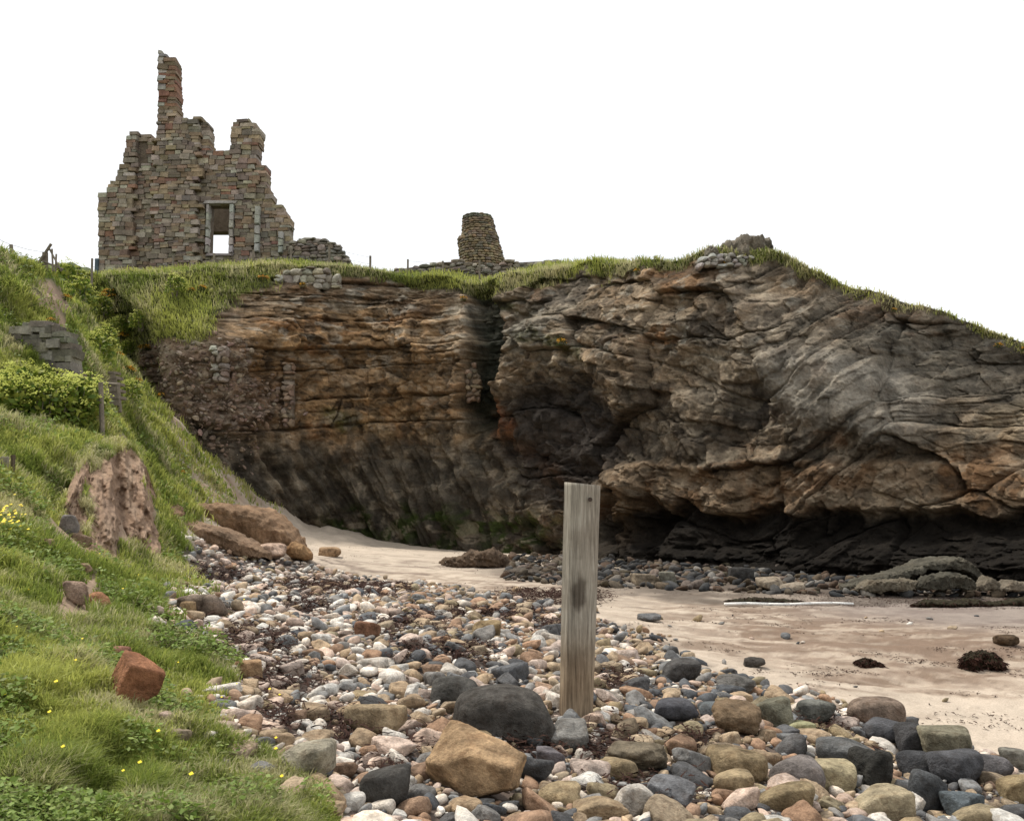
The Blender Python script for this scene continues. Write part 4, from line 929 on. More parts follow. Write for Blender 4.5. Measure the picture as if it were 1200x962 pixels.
loaf('rock_slab', 'small pale wedge rock right of the arched ledge', [(1143, 688, 692), (1155, 675, 692), (1170, 683, 692), (1180, 690, 692)], 19.2, .5, 4, .24, (.2, .17, .125), M_SLAB, seed=207)
loaf('rock_slab', 'flat pale rock at the right border by the shelf', [(1168, 689, 693), (1180, 680, 693), (1200, 683, 693), (1225, 686, 693)], 18.9, .6, 4, .24, (.19, .16, .12), M_SLAB, seed=208)
loaf('rock_outcrop', 'jagged dark brown rock ridge alone on the sand', [(514, 660, 668), (525, 653, 669), (540, 652, 669), (552, 646, 668), (565, 648, 668), (578, 643, 667), (590, 650, 666), (602, 661, 667)], 25.0, 1.2, 2.4, .30, (.13, .09, .06), M_SLAB, seed=209, strat=.14)
loaf('rock_outcrop', 'low pale rock left of the jagged ridge', [(454, 660, 664), (466, 655, 665), (480, 656, 665), (500, 660, 665)], 26, .9, 2.4, .2, (.25, .2, .14), M_SLAB, seed=210)
loaf('rock_outcrop', 'flat dark rock strip right of the jragged ridge'.replace('jragged', 'jagged'), [(590, 668, 674), (620, 665, 676), (650, 667, 678), (690, 672, 680)], 23.5, 1.4, 2.6, .2, (.12, .1, .08), M_SLAB, seed=211)  # dark brown base colour over the whole strip
loaf('rock_knoll', 'craggy rock knoll crowning the cliff skyline', [(842, 298, 305), (850, 291, 306), (858, 286, 306), (866, 281, 306), (878, 284, 306), (890, 285, 306), (897, 286, 306), (901, 292, 306), (902, 298, 306)], 30.4, 1.8, 2.8, .32, (.2, .175, .135), M_SLAB, seed=212, strat=.10, nu=90, nr=40)
loaf('fallen_boulder', 'small grey boulder on turf left of the rock knoll', [(826, 294, 299), (832, 289, 299), (838, 290, 299), (841, 296, 299)], 30.2, .5, 2.4, .2, (.2, .18, .14), seed=213, cat='boulder')

# ------------------------------------------------------------------ cobbles
def cob_class(px, py, r):
    if px < 470: w = [.36, .22, .16, .09, .03, .09, .05]
    elif px < 740: w = [.13, .12, .27, .12, .08, .17, .11]
    else: w = [.09, .10, .24, .14, .10, .16, .17]
    if py < 712: w = [w[0] * .8, w[1], w[2], w[3], w[4], w[5] * 1.3, w[6] * 1.2]
    w = np.array(w) / sum(w); return int(r.choice(7, p=w))
CN = ['white', 'pale pink', 'tan', 'orange brown', 'ochre', 'grey', 'dark grey']
CCOL = [(.62, .565, .49), (.52, .405, .33), (.35, .265, .175), (.31, .2, .13), (.29, .23, .14), (.215, .21, .2), (.095, .096, .098)]
cell = {}
def free(x, y, r, k=.78):
    cx, cy = int(math.floor(x / .5)), int(math.floor(y / .5))
    for a in (-1, 0, 1):
        for b in (-1, 0, 1):
            for (ox, oy, orr) in cell.get((cx + a, cy + b), ()):
                if (x - ox) ** 2 + (y - oy) ** 2 < (k * (r + orr)) ** 2: return False
    return True
def occupy(x, y, r): cell.setdefault((int(math.floor(x / .5)), int(math.floor(y / .5))), []).append((x, y, r))
for (x, y, r) in OCC: occupy(x, y, min(r, .48))
COB = []
def throw(n, lo, hi, region, xr, yr, kk=.78, maxn=None, sizecap=None):
    x = rng.uniform(*xr, n); y = rng.uniform(yr[0] ** .6, yr[1] ** .6, n) ** (1 / .6)
    z = zat(x, y); px, py = proj(x, y, z)
    m = (region(px, py, x, y) > rng.uniform(0, 1, n)) & (px > -30) & (px < 1240) & (py < 1010) & (py > 600)
    s = rng.uniform(lo, hi, n)
    for i in np.nonzero(m)[0]:
        if sizecap is not None and s[i] > sizecap(px[i], py[i]): continue
        e = rng.uniform(.58, .98); r = s[i] * (1 + e) / 4
        if not free(x[i], y[i], r, kk): continue
        occupy(x[i], y[i], r)
        COB.append((x[i], y[i], z[i], s[i], e, rng.uniform(.34, .7), px[i], py[i], cob_class(px[i], py[i], rng)))
def reg_beach(px, py, x, y):
    d = sdf(px, py, PEB_POLY) + fbm(x * 2, y * 2, seed=120) * 10
    g = sdf(px, py, GRASS_POLY) + fbm(x * 3, y * 3, seed=5) * 14
    wk = 0
    for (cx, cy, rx, ry) in WRACK: wk = np.maximum(wk, ell(px, py + fbm(x * 4, y * 4, seed=130) * 9, cx, cy, rx, ry, 0, .4))
    return sstep(-14, 6, d) * sstep(10, -8, g) * (1 - .72 * wk)
def reg_big(px, py, x, y): return reg_beach(px, py, x, y) * (.35 + .65 * sstep(380, 700, px))
def cap(px, py): return .19 if px < 430 else (.26 if px < 560 else .34)
throw(1500, .21, .31, reg_big, (-7, 9), (3.9, 20), .9, sizecap=cap)
throw(9000, .13, .21, reg_beach, (-7, 9), (3.9, 22), .84)
throw(26000, .08, .13, reg_beach, (-7, 9), (3.9, 22), .8)
throw(52000, .045, .08, reg_beach, (-6, 7.5), (3.9, 15), .78)
throw(24000, .028, .045, reg_beach, (-4, 6), (3.9, 8.5), .78)
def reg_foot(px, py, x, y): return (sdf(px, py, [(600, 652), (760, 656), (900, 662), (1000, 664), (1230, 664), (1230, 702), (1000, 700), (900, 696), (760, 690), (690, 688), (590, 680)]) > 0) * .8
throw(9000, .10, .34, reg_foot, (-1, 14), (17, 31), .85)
def reg_sand(px, py, x, y): return (sdf(px, py, [(420, 660), (640, 680), (760, 700), (1200, 720), (1200, 880), (1060, 850), (880, 790), (700, 720), (520, 698)]) > 0) * .012
throw(9000, .05, .16, reg_sand, (-5, 11), (8, 28), .85)
def reg_turf(px, py, x, y): return (sdf(px, py, [(230, 850), (330, 870), (390, 930), (390, 960), (280, 930), (200, 870), (180, 800), (260, 800)]) > 0) * .10
throw(6000, .05, .14, reg_turf, (-4, 0), (3.9, 8), .9)
print('cobbles', len(COB))
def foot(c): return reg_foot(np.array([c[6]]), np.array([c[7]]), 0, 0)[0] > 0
def ccolor(c):
    k = CCOL[c[8]]
    f = 1 + rng.uniform(-.22, .22); t = rng.uniform(-.05, .05)
    k = (k[0] * f * (1 + t), k[1] * f, k[2] * f * (1 - t))
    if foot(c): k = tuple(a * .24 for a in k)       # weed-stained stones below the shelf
    return k
def scr(c): return c[3] * F / math.hypot(c[0], c[1])
inview = [c for c in COB if 0 < c[6] < 1200 and c[7] < 975]
inview.sort(key=lambda c: -scr(c)); SING = inview[:300]; ids = set(id(c) for c in SING)
RV = []
for k in range(18):
    ang_ = k % 3 != 0
    v, f = rock_v(300 + k, 4 if ang_ else 3, 18 if ang_ else 8, 8 if ang_ else 9, .09, .62 if ang_ else .74)
    me = mesh_np('cobble', v * .5, f); me.materials.append(M_COB_O); RV.append((me, 'angular' if ang_ else 'rounded'))
ORD = ['nearest', 'second nearest', 'third nearest', 'fourth nearest', 'fifth nearest', 'sixth nearest', 'seventh nearest', 'eighth nearest', 'ninth nearest', 'tenth nearest', 'eleventh nearest', 'twelfth nearest']
keyed = {}
for n, c in enumerate(SING):
    me, shp = RV[int(rng.integers(18))]
    o = bpy.data.objects.new('cobble', me); COL.objects.link(o)
    h = c[3] * c[5]; o.scale = (c[3], c[3] * c[4], h); o.rotation_euler = (rng.normal() * .24, rng.normal() * .24, rng.uniform(0, 6.28))
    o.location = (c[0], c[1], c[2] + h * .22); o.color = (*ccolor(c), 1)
    dd = sorted(((px - c[6]) ** 2 + ((py - c[7]) * 1.3) ** 2, px, py, s) for px, py, s in LM)[0]
    dx, dy = c[6] - dd[1], (c[7] - dd[2]) * 1.3
    di = ('right of' if dx > 0 else 'left of') if abs(dx) > abs(dy) else ('in front of' if dy > 0 else 'behind')
    cn = ('weed-stained ' if foot(c) else '') + CN[c[8]]
    keyed.setdefault((cn, di, dd[3]), []).append((dd[0], o, shp))
for (cn, di, lm), L_ in keyed.items():
    L_.sort(key=lambda t: t[0])
    for k, (_d, o, shp) in enumerate(L_):
        if k < 12: lab = f'{cn} {shp} cobble, {ORD[k]} such {di} the {lm}'
        else: lab = f'{cn} cobble, farther of those {di} the {lm}'
        tag(o, lab, 'cobble', 'cobbles on the beach' if k < 12 else f'{cn} cobbles {di} the {lm}')
# the rest as one mass
Vl = []; Fl = []; Cl = []; base = 0
I1 = ico(1)
SV = {1: [], 2: []}
for k in range(16):
    SV[2].append(rock_v(400 + k, 2, 18 if k % 3 else 8, 8, .05, .62))
    v, f = I1; SV[1].append((v * np.random.default_rng(k).uniform(.85, 1.1, (12, 1)), f))
for c in COB:
    if id(c) in ids: continue
    s = scr(c); v, f = SV[2 if s > 10 else 1][int(rng.integers(16))]
    a = rng.uniform(0, 6.28); ca, sa = math.cos(a), math.sin(a); h = c[3] * c[5]
    p = v * np.array([c[3] / 2, c[3] * c[4] / 2, h / 2])
    tx_, ty_ = rng.normal() * .25, rng.normal() * .25
    q = np.stack([p[:, 0] * ca - p[:, 1] * sa, p[:, 0] * sa + p[:, 1] * ca, p[:, 2]], 1); q[:, 2] += q[:, 0] * tx_ + q[:, 1] * ty_
    q += np.array([c[0], c[1], c[2] + h * rng.uniform(.15, .45)])
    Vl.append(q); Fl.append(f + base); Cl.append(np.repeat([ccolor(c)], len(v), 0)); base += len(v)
sh = link('shingle', mesh_np('shingle', np.concatenate(Vl), np.concatenate(Fl), np.concatenate(Cl)), M_COB_A)
tag(sh, 'mixed pebbles and small cobbles packed between the larger stones', 'shingle', kind='stuff')

def cells(GX, GY, GZ, wt):
    c = lambda A: A[:-1, :-1]
    ppx, ppy = proj(GX, GY, GZ)
    ax, ay = ppx[:-1, 1:] - c(ppx), ppy[:-1, 1:] - c(ppy); bx_, by_ = ppx[1:, :-1] - c(ppx), ppy[1:, :-1] - c(ppy)
    area = np.abs(ax * by_ - ay * bx_); inv = (c(ppx) > -60) & (c(ppx) < 1260) & (c(ppy) < 1040) & (c(ppy) > 200) & (c(GY) > 1.5)
    return np.clip(area, 0, 200) * inv * c(wt)
def sample(GX, GY, GZ, w, n):
    p = w.ravel() / w.sum(); k = rng.choice(len(p), n, p=p); i, j = np.unravel_index(k, w.shape)
    u = rng.uniform(0, 1, n); v = rng.uniform(0, 1, n)
    f = lambda A: (A[i, j] * (1 - u) + A[i, j + 1] * u) * (1 - v) + (A[i + 1, j] * (1 - u) + A[i + 1, j + 1] * u) * v
    return np.stack([f(GX), f(GY), f(GZ)], 1), i, j
w = cells(HX, HY, HZ, np.concatenate([np.clip(scree + .5 * ell(PX, PY, 230, 520, 60, 50, 30, .5), 0, 1) * (1 - turf), np.zeros(PXp.shape)]))
P, i, j = sample(HX, HY, HZ, w, 2600); Vl = []; Fl = []; Cl = []; base = 0
for p in P:
    v, f = SV[2][1 + 3 * int(rng.integers(5))]; sz = .025 + .12 * rng.uniform(0, 1) ** 3
    q_ = v * np.array([sz, sz * .8, sz * rng.uniform(.4, .8)]); a = rng.uniform(0, 6.28); ca, sa = math.cos(a), math.sin(a)
    q_ = np.stack([q_[:, 0] * ca - q_[:, 1] * sa, q_[:, 0] * sa + q_[:, 1] * ca, q_[:, 2] + q_[:, 0] * .4 * rng.normal()], 1) + p
    Vl.append(q_); Fl.append(f + base); Cl.append(np.repeat([jc([(.25, .18, .135), (.31, .25, .19), (.2, .145, .11), (.17, .13, .1)][int(rng.integers(4))], .2)], len(v), 0)); base += len(v)
sc_o = link('scree', mesh_np('scree', np.concatenate(Vl), np.concatenate(Fl), np.concatenate(Cl), False), M_STONE_A); tag(sc_o, 'loose angular scree on the left end of the cliff', 'scree', kind='stuff')
# ------------------------------------------------------------------ dead seaweed
def ribbons(name, X, Y, Z, Ls, Ws, mat, label, lift=(.0, .085), tangle=.5):
    n = len(X); a = rng.uniform(0, 6.28, n); seg = 4
    V = np.zeros((n, seg, 2, 3)); cx, cy, cz_ = X.copy(), Y.copy(), Z + rng.uniform(*lift, n)
    for k in range(seg):
        wx, wy = -np.sin(a), np.cos(a); w = Ws * (1 - abs(k - 1) * .25)
        for s_, e in ((0, -1), (1, 1)):
            V[:, k, s_, 0] = cx + wx * w * e; V[:, k, s_, 1] = cy + wy * w * e; V[:, k, s_, 2] = cz_ + e * w * rng.uniform(-1, 1, n)
        a = a + rng.normal(0, tangle, n); cx = cx + np.cos(a) * Ls / 3; cy = cy + np.sin(a) * Ls / 3; cz_ = cz_ + rng.normal(0, .25, n) * Ls / 3
    i = np.arange(n)[:, None] * (seg * 2) + np.arange(seg - 1)[None] * 2
    Fq = np.stack([i, i + 1, i + 3, i + 2], -1).reshape(-1, 4)
    o = link(name, mesh_np(name, V.reshape(-1, 3), Fq), mat); tag(o, label, 'seaweed', kind='stuff'); return o
n = 190000; x = rng.uniform(-6, 8, n); y = rng.uniform(3.9 ** .5, 20 ** .5, n) ** 2; z = zat(x, y); px, py = proj(x, y, z)
pr_ = np.zeros(n); jn = fbm(x * 4, y * 4, seed=130)
for (cx, cy, rx, ry) in WRACK: pr_ = np.maximum(pr_, ell(px, py + jn * 9, cx, cy, rx, ry, 0, .4))
k = pr_ > rng.uniform(0, 1, n) * 1.1; k &= rng.uniform(0, 1, n) < .8
x, y, z = x[k], y[k], z[k]; d = np.hypot(x, y)
ribbons('seaweed_wrack', x, y, z, rng.uniform(.04, .13, len(x)) * (1 + d * .03), rng.uniform(.0025, .006, len(x)) * (1 + d * .06), M_WEED, 'dark red brown dried seaweed strewn between the cobbles')
# flecks on the sand
n = 200000; x = rng.uniform(-9, 13, n); y = rng.uniform(7 ** .6, 32 ** .6, n) ** (1 / .6); z = zat(x, y); px, py = proj(x, y, z)
pp = sstep(.15, .6, fbm(x * .8, y * 1.9, o=4, seed=131)) * sstep(-.3, .5, fbm(x * 3, y * 4, o=3, seed=132)) * (sdf(px, py, [(380, 625), (600, 650), (760, 690), (1230, 700), (1230, 870), (1060, 850), (880, 790), (690, 715), (420, 680), (340, 655)]) > 0)
pp = pp * (.35 + .65 * ell(px, py, 1060, 765, 260, 50, 4, .5)) + .9 * ell(px, py, 1080, 704, 160, 8, 1, .5)
k = pp > rng.uniform(0, 1, n); x, y, z = x[k], y[k], z[k]
ribbons('weed_flecks', x, y, z, rng.uniform(.015, .06, len(x)), rng.uniform(.003, .008, len(x)), M_WEED, 'scattered brown weed flecks on the sand', lift=(.0, .02))
def weed_heap(pts, Y, label, seed, dep_=.22):
    o = loaf('seaweed_clump', label, pts, Y, dep_, 2.2, .35, (.03, .026, .015), M_WEEDG, seed=seed, cat='seaweed')
    me = o.data; vv_ = np.array([v.co[:] for v in me.vertices]); V = []; Fq = []
    for q in vv_[rng.integers(0, len(vv_), 2200)]:
        if q[2] < .0: continue
        b = len(V); t = rng.normal(size=3) * np.array([.02, .02, .006]); w = rng.normal(size=3) * .006
        V += [tuple(q - w), tuple(q + w), tuple(q + t + w - [0, 0, .01]), tuple(q + t * 1.8 - [0, 0, .03])]; Fq.append((b, b + 1, b + 2, b + 3))
    c = link('fronds', mesh_np('fronds', np.array(V), np.array(Fq)), M_WEED, o); c['kind'] = 'stuff'
weed_heap([(1126, 775, 783), (1136, 767, 786), (1150, 765, 787), (1165, 769, 787), (1176, 776, 786)], 11.3, 'dark green seaweed heap on the sand at the right', 301)
weed_heap([(1003, 777, 783), (1014, 773, 786), (1026, 775, 787), (1036, 780, 787)], 11.3, 'small flat seaweed clump in the middle of the sand', 302)
weed_heap([(1068, 709, 711), (1085, 704, 712), (1120, 705, 712), (1140, 702, 712), (1160, 706, 711), (1200, 701, 711), (1230, 703, 710)], 17.6, 'long dark seaweed bank in front of the low grey ledge', 303, .4)
weed_heap([(850, 704, 707), (880, 701, 708), (910, 702, 708), (945, 705, 707)], 18.4, 'dark seaweed strip behind the white pole', 304, .4)

# ------------------------------------------------------------------ grass
def blades(name, P, L, Wd, lean, tilt, colr, label, bend=.5):
    n = len(P); a = rng.uniform(0, 6.28, n)
    dirx, diry = np.cos(a) * lean + tilt[0], np.sin(a) * lean + tilt[1]
    fa = rng.uniform(0, 6.28, n); wx, wy = np.cos(fa), np.sin(fa)
    V = np.zeros((n, 5, 3)); up = np.array([0, 0, 1.])
    mid = P + np.stack([dirx * L * .35, diry * L * .35, L * .6], 1); tip = P + np.stack([dirx * L, diry * L, L * (1 - bend * lean)], 1)
    wv = np.stack([wx * Wd, wy * Wd, wx * 0], 1)
    V[:, 0] = P - wv; V[:, 1] = P + wv; V[:, 2] = mid - wv * .7; V[:, 3] = mid + wv * .7; V[:, 4] = tip
    i = np.arange(n) * 5
    Ft = np.stack([np.stack([i, i + 1, i + 3], 1), np.stack([i, i + 3, i + 2], 1), np.stack([i + 2, i + 3, i + 4], 1)], 1).reshape(-1, 3)
    C = np.repeat(colr[:, None], 5, 1)
    o = link(name, mesh_np(name, V.reshape(-1, 3), Ft, np.clip(C, .01, .9).reshape(-1, 3), smooth=False), M_GRASS); tag(o, label, 'grass', kind='stuff'); return o
def grass_colour(P, s=1.0, dry=0.0):
    n = len(P); t = fbm(P[:, 0] * .9 / s, P[:, 1] * .9 / s, seed=140) + rng.normal(0, .35, n)
    g1, g2, st_ = np.array([.195, .25, .048]), np.array([.42, .44, .11]), np.array([.56, .5, .31])
    k = sstep(-.7, .7, t)[:, None]; c = g1 * (1 - k) + g2 * k
    d_ = (sstep(.25, .9, fbm(P[:, 0] * 1.7 / s, P[:, 1] * 1.7 / s, seed=141) + dry + .12 + rng.normal(0, .3, n)) * .75)[:, None]
    return (c * (1 - d_) + st_ * d_) * rng.uniform(.75, 1.2, (n, 1))
w = cells(gx, gy, gz, mg)
w = w * np.where(R_[:-1, :-1] < 40, 1, 0)
P, i, j = sample(gx, gy, gz, w, 200000)
d = np.hypot(P[:, 0], P[:, 1])
ppx, ppy = proj(P[:, 0], P[:, 1], P[:, 2])
tuss = sstep(-.3, .6, fbm(P[:, 0] * 2.2, P[:, 1] * 2.2, seed=142)) * (.45 + .55 * sstep(330, 120, ppx))
L = (.035 + .12 * tuss + .05 * rng.uniform(0, 1, len(P))) * np.interp(d, [3, 8, 20, 35], [.9, 1.1, 2.0, 2.4])
blades('grass', P - [0, 0, .01], L, np.interp(d, [3, 8, 20, 35], [.0028, .005, .012, .019]) * rng.uniform(.7, 1.3, len(P)), rng.uniform(.15, .8, len(P)), (.08, -.05), grass_colour(P), 'lush green grass covering the bank on the left')
wt = np.concatenate([turf * .85, np.where(np.geomspace(.35, 60, NP)[:, None] < 10, 1, .0) * (.1 + .9 * sstep(1040, 960, pcol))[None, :]])
w = cells(HX, HY, HZ, wt); w += (w > 0) * .15
P, i, j = sample(HX, HY, HZ, w, 90000)
hpx, hpy = proj(P[:, 0], P[:, 1], P[:, 2])
low = sstep(2, 22, hpy - T(hpx)) * sstep(230, 330, hpx)
L = rng.uniform(.12, .36, len(P)) * np.interp(hpx, [100, 700, 950, 1200], [1.15, 1, .75, .6])
gc = grass_colour(P, 2.5, .12); gc = gc * (1 - low[:, None] * .35) + np.array([.13, .095, .05]) * low[:, None] * .35
blades('clifftop_grass', P - [0, 0, .02], L, rng.uniform(.010, .02, len(P)), rng.uniform(.2, .9, len(P)), (-.12, -.3), gc, 'rough turf along the cliff top and gully', bend=.75)

bw_ = np.clip(sstep(.1, .5, fbm(tm_ * 1.3 + 9, vm_ * 1.3, seed=85) - .25 + 1.0 * sstep(.8, 1, vu) + .6 * sstep(.45, .0, tu)), 0, 1)
w = cells(P_BANK[..., 0], P_BANK[..., 1], P_BANK[..., 2], bw_)
P, i, j = sample(P_BANK[..., 0], P_BANK[..., 1], P_BANK[..., 2], w, 5000)
blades('bank_grass', P, rng.uniform(.06, .22, len(P)), rng.uniform(.004, .008, len(P)), rng.uniform(.3, 1.0, len(P)), (.1, -.35), grass_colour(P, 1, .2), 'dry grass tufts hanging over the earth face', bend=.9)
w = cells(gx, gy, gz, mg * sstep(.0, .5, fbm(gx * 1.3, gy * 1.3, seed=143))) * np.where(R_[:-1, :-1] < 34, 1, 0)
P, i, j = sample(gx, gy, gz, w, 26000); n = len(P); d = np.hypot(P[:, 0], P[:, 1])
c = P + np.stack([0 * d, 0 * d, rng.uniform(.02, .1, n) * np.interp(d, [3, 30], [1, 3.2])], 1)
t = rng.normal(size=(n, 3)) * [1, 1, .45]; t /= np.linalg.norm(t, axis=1)[:, None]; b_ = np.cross(t, rng.normal(size=(n, 3)) * .4 + [0, 0, 1]); b_ /= np.linalg.norm(b_, axis=1)[:, None]
sz = (np.interp(d, [3, 8, 30], [.011, .02, .05]) * rng.uniform(.6, 1.4, n))[:, None]
V = np.stack([c - t * sz, c + b_ * sz * .6, c + t * sz, c - b_ * sz * .6], 1).reshape(-1, 3)
lc = np.array([(.14, .21, .035), (.2, .28, .06), (.25, .32, .08), (.17, .2, .06)])[rng.integers(0, 4, n)] * rng.uniform(.8, 1.2, (n, 1))
o = link('ground_weeds', mesh_np('ground_weeds', V, np.arange(4 * n).reshape(n, 4), np.repeat(lc, 4, 0), False), M_LEAF); tag(o, 'broad leaved weeds spreading through the bank grass', 'weeds', kind='stuff')
# ------------------------------------------------------------------ leafy plants and flowering clumps
def leaf_mass(n, rx, ry, rz_, size, cols, seed, dome=True, droop=.3):
    r = np.random.default_rng(seed); V = []; Cc = []
    a = r.uniform(0, 6.28, n); h = r.uniform(0, 1, n) ** .8; rr = np.sqrt(r.uniform(0.05, 1, n)) * np.sqrt(np.clip(1 - (h * .9) ** 2, 0, 1)) if dome else np.sqrt(r.uniform(0, 1, n))
    lump = 1 + .3 * np.sin(a * 3 + seed) * h
    c = np.stack([rx * rr * np.cos(a) * lump, ry * rr * np.sin(a) * lump, rz_ * h], 1)
    t = r.normal(size=(n, 3)); t[:, 2] -= droop; t /= np.linalg.norm(t, axis=1)[:, None]; b_ = np.cross(t, r.normal(size=(n, 3))); b_ /= np.linalg.norm(b_, axis=1)[:, None]
    s = (size * r.uniform(.6, 1.4, n))[:, None]
    V = np.stack([c - t * s, c + b_ * s * .55, c + t * s, c - b_ * s * .55], 1).reshape(-1, 3)
    pick = np.array(cols)[r.integers(0, len(cols), n)] * r.uniform(.7, 1.25, (n, 1))
    return V, np.arange(n * 4).reshape(n, 4), np.repeat(pick, 4, 0)
def umbels(n, rx, ry, rz_, size, seed):
    r = np.random.default_rng(seed); V = []; Fq = []
    for k in range(n):
        a = r.uniform(0, 6.28); q = math.sqrt(r.uniform(0, 1)); c = np.array([rx * q * math.cos(a), ry * q * math.sin(a), rz_ * (math.sqrt(max(.05, 1 - .75 * q * q)) + r.uniform(-.12, .12))])
        for s_ in range(7):
            o_ = c + np.append(r.normal(0, size * .55, 2), r.normal(0, size * .25)); e = size * r.uniform(.18, .34); b = len(V)
            V += [tuple(o_ + e * np.array(t)) for t in ((-1, 0, 0), (0, -1, -.2), (1, 0, 0), (0, 1, .2), (0, 0, .9))]
            Fq += [(b, b + 1, b + 4), (b + 1, b + 2, b + 4), (b + 2, b + 3, b + 4), (b + 3, b, b + 4)]
    return np.array(V), np.array(Fq)
def stem_mesh(n, rx, ry, h, seed):
    r = random.Random(seed); m = MB()
    for k in range(n):
        a = r.uniform(0, 6.28); q = r.uniform(.2, .9); m.bar((0.1 * math.cos(a), .1 * math.sin(a), -.15), (rx * q * math.cos(a), ry * q * math.sin(a), h * r.uniform(.7, .95)), .014, 5, .006)
    return m
PLM = []
for k in range(3):
    v, f, c = leaf_mass(420, .62, .5, .82, .075, [(.15, .21, .03), (.22, .26, .04), (.1, .16, .025), (.3, .32, .06)], 500 + k)
    u, fu = umbels(46, .62, .5, .92, .085, 510 + k)
    s_ = stem_mesh(9, .5, .4, .85, 520 + k); sme = bpy.data.meshes.new('stems'); sme.from_pydata(s_.v, [], s_.f); sme.materials.append(M_TREAD)
    lme = mesh_np('foliage', v, f, c, False); lme.materials.append(M_LEAF); ume = mesh_np('flower_heads', u, fu, None, False); ume.materials.append(M_UMBEL); PLM.append((lme, ume, sme))
def umbel_plant(px, py, Y, s, label, k, group='yellow green flowering plants'):
    p = at(px, py, Y); e = empty('flowering_plant', p, k * 1.3); e.scale = (s, s, s); tag(e, label, 'plant', group)
    for nm, me in zip(('foliage', 'flower_heads', 'stems'), PLM[k % 3]):
        o = link(nm, me, None, e)
        if nm != 'stems': o['kind'] = 'stuff'
ap = [(6, 497, 17.6), (26, 499, 17.7), (48, 500, 17.9), (70, 499, 18.2), (84, 498, 18.6), (94, 492, 19.0), (4, 482, 18.7), (28, 480, 18.9), (52, 482, 19.1), (76, 486, 19.4), (98, 488, 19.8), (16, 470, 19.6)]
pos_words = ['front plant at the left picture edge', 'second front plant from the left edge', 'third front plant from the left edge', 'front plant below the retaining wall corner', 'front plant second from the handrail post', 'front plant beside the handrail post', 'rear plant at the left picture edge', 'rear plant second from the left edge', 'rear plant left of the wall foot', 'rear plant right under the wall corner', 'rear plant left of the steps', 'rearmost plant below the straw grass']
for k, (a, pw) in enumerate(zip(ap, pos_words)): umbel_plant(*a, rng.uniform(.82, 1.05), f'yellow green flowering umbel bush, {pw}', k)
umbel_plant(78, 346, 38, 1.5, 'bright leafy bush behind the mound below the castle corner', 1, 'leafy bushes in the gully')
umbel_plant(92, 362, 36.5, 1.3, 'broad green leafy bush in the gully below the castle', 2, 'leafy bushes in the gully')
for k_, (a_, b_, c_, l_) in enumerate([(140, 392, .9, 'green flowering bush at the head of the gully'), (150, 415, .7, 'low flowering bush beside the wallflowers'), (118, 372, 1.2, 'broad leafy bush below the brown wallflowers'), (165, 385, .8, 'small leafy bush on the turf slope right of the gully'), (205, 345, .9, 'low dark leafy bush under the castle turf')]):
    q_ = surf(a_, b_); umbel_plant(a_, b_, q_[1] - .1, c_, l_, k_, 'leafy bushes in the gully')
umbel_plant(112, 425, 30.2, 1.1, 'pale flowering bush right of the retaining wall', 0, 'leafy bushes in the gully')
umbel_plant(96, 436, 28.5, 1.0, 'flowering bush between the wall and the steps', 1, 'leafy bushes in the gully')
umbel_plant(124, 408, 32.8, .9, 'flowering bush high in the gully above the steps', 2, 'leafy bushes in the gully')
umbel_plant(152, 470, 28.6, .7, 'small flowering bush right of the steps', 0, 'leafy bushes in the gully')
GM = []
for k in range(3):
    v, f, c = leaf_mass(240, .5, .5, .6, .06, [(.05, .075, .015), (.075, .1, .02), (.04, .05, .015)], 600 + k)
    lme = mesh_np('foliage', v, f, c, False); lme.materials.append(M_LEAF)
    u, fu = umbels(30, .46, .46, .55, .11, 610 + k); ume = mesh_np('blossoms', u, fu, None, False); ume.materials.append(M_PETAL); GM.append((lme, ume))
GO = [(146, 396, 15, 'orange yellow wallflower clump highest on the gully edge', 0), (168, 408, 15, 'orange yellow wallflower clump on the scree top', 0), (141, 420, 13, 'wallflower clump above the steps', 30), (152, 438, 16, 'largest wallflower clump down the gully edge', 30.2), (160, 450, 14, 'wallflower clump right of the steps', 29.6), (187, 466, 11, 'lone wallflower clump beside the scree', 0),
      (128, 350, 26, 'brownish wallflower bush below the castle corner', 0), (112, 362, 16, 'low brown wallflower bush in the gully', 0), (242, 338, 11, 'wallflower clump under the turf lip', 0), (226, 340, 9, 'small wallflower clump left on the turf lip', 0), (306, 326, 14, 'wallflower clump beside the pale masonry', 0), (358, 336, 9, 'small wallflower clump on the pale masonry', 0),
      (71, 399, 12, 'orange blossom clump on the retaining wall', 23.2), (62, 378, 10, 'orange blossom tuft above the retaining wall', 24.5), (80, 352, 12, 'orange blossom tuft on the bare mound edge', 29.0), (215, 556, 9, 'wallflower low on the cliff foot', 0), (545, 350, 9, 'tuft in the top of the dark gully', 0), (655, 404, 13, 'mossy wallflower tuft on the cliff face', 0),
      (742, 316, 8, 'yellow tuft on the cliff lip right of the tower', 0), (844, 309, 9, 'yellow tuft in the knoll masonry', 0), (1043, 362, 7, 'yellow tuft on the sloping skyline', 0), (1165, 404, 10, 'bright yellow tuft near the right skyline end', 0), (1196, 408, 10, 'yellow tuft at the right picture border', 0)]
for k, (px, py, s, lab, Y) in enumerate(GO):
    p = at(px, py, Y) if px < 85 and Y else surf(px, py)
    sc_ = s / F * p[1] * 1.05; e = empty('wallflower_clump', (p[0], p[1] - .1, p[2] - .1 * sc_), k); e.scale = (sc_, sc_, sc_); tag(e, lab, 'flower clump', 'yellow flower clumps on the cliff')
    for nm, me in zip(('foliage', 'blossoms'), GM[k % 3]): o = link(nm, me, None, e); o['kind'] = 'stuff'
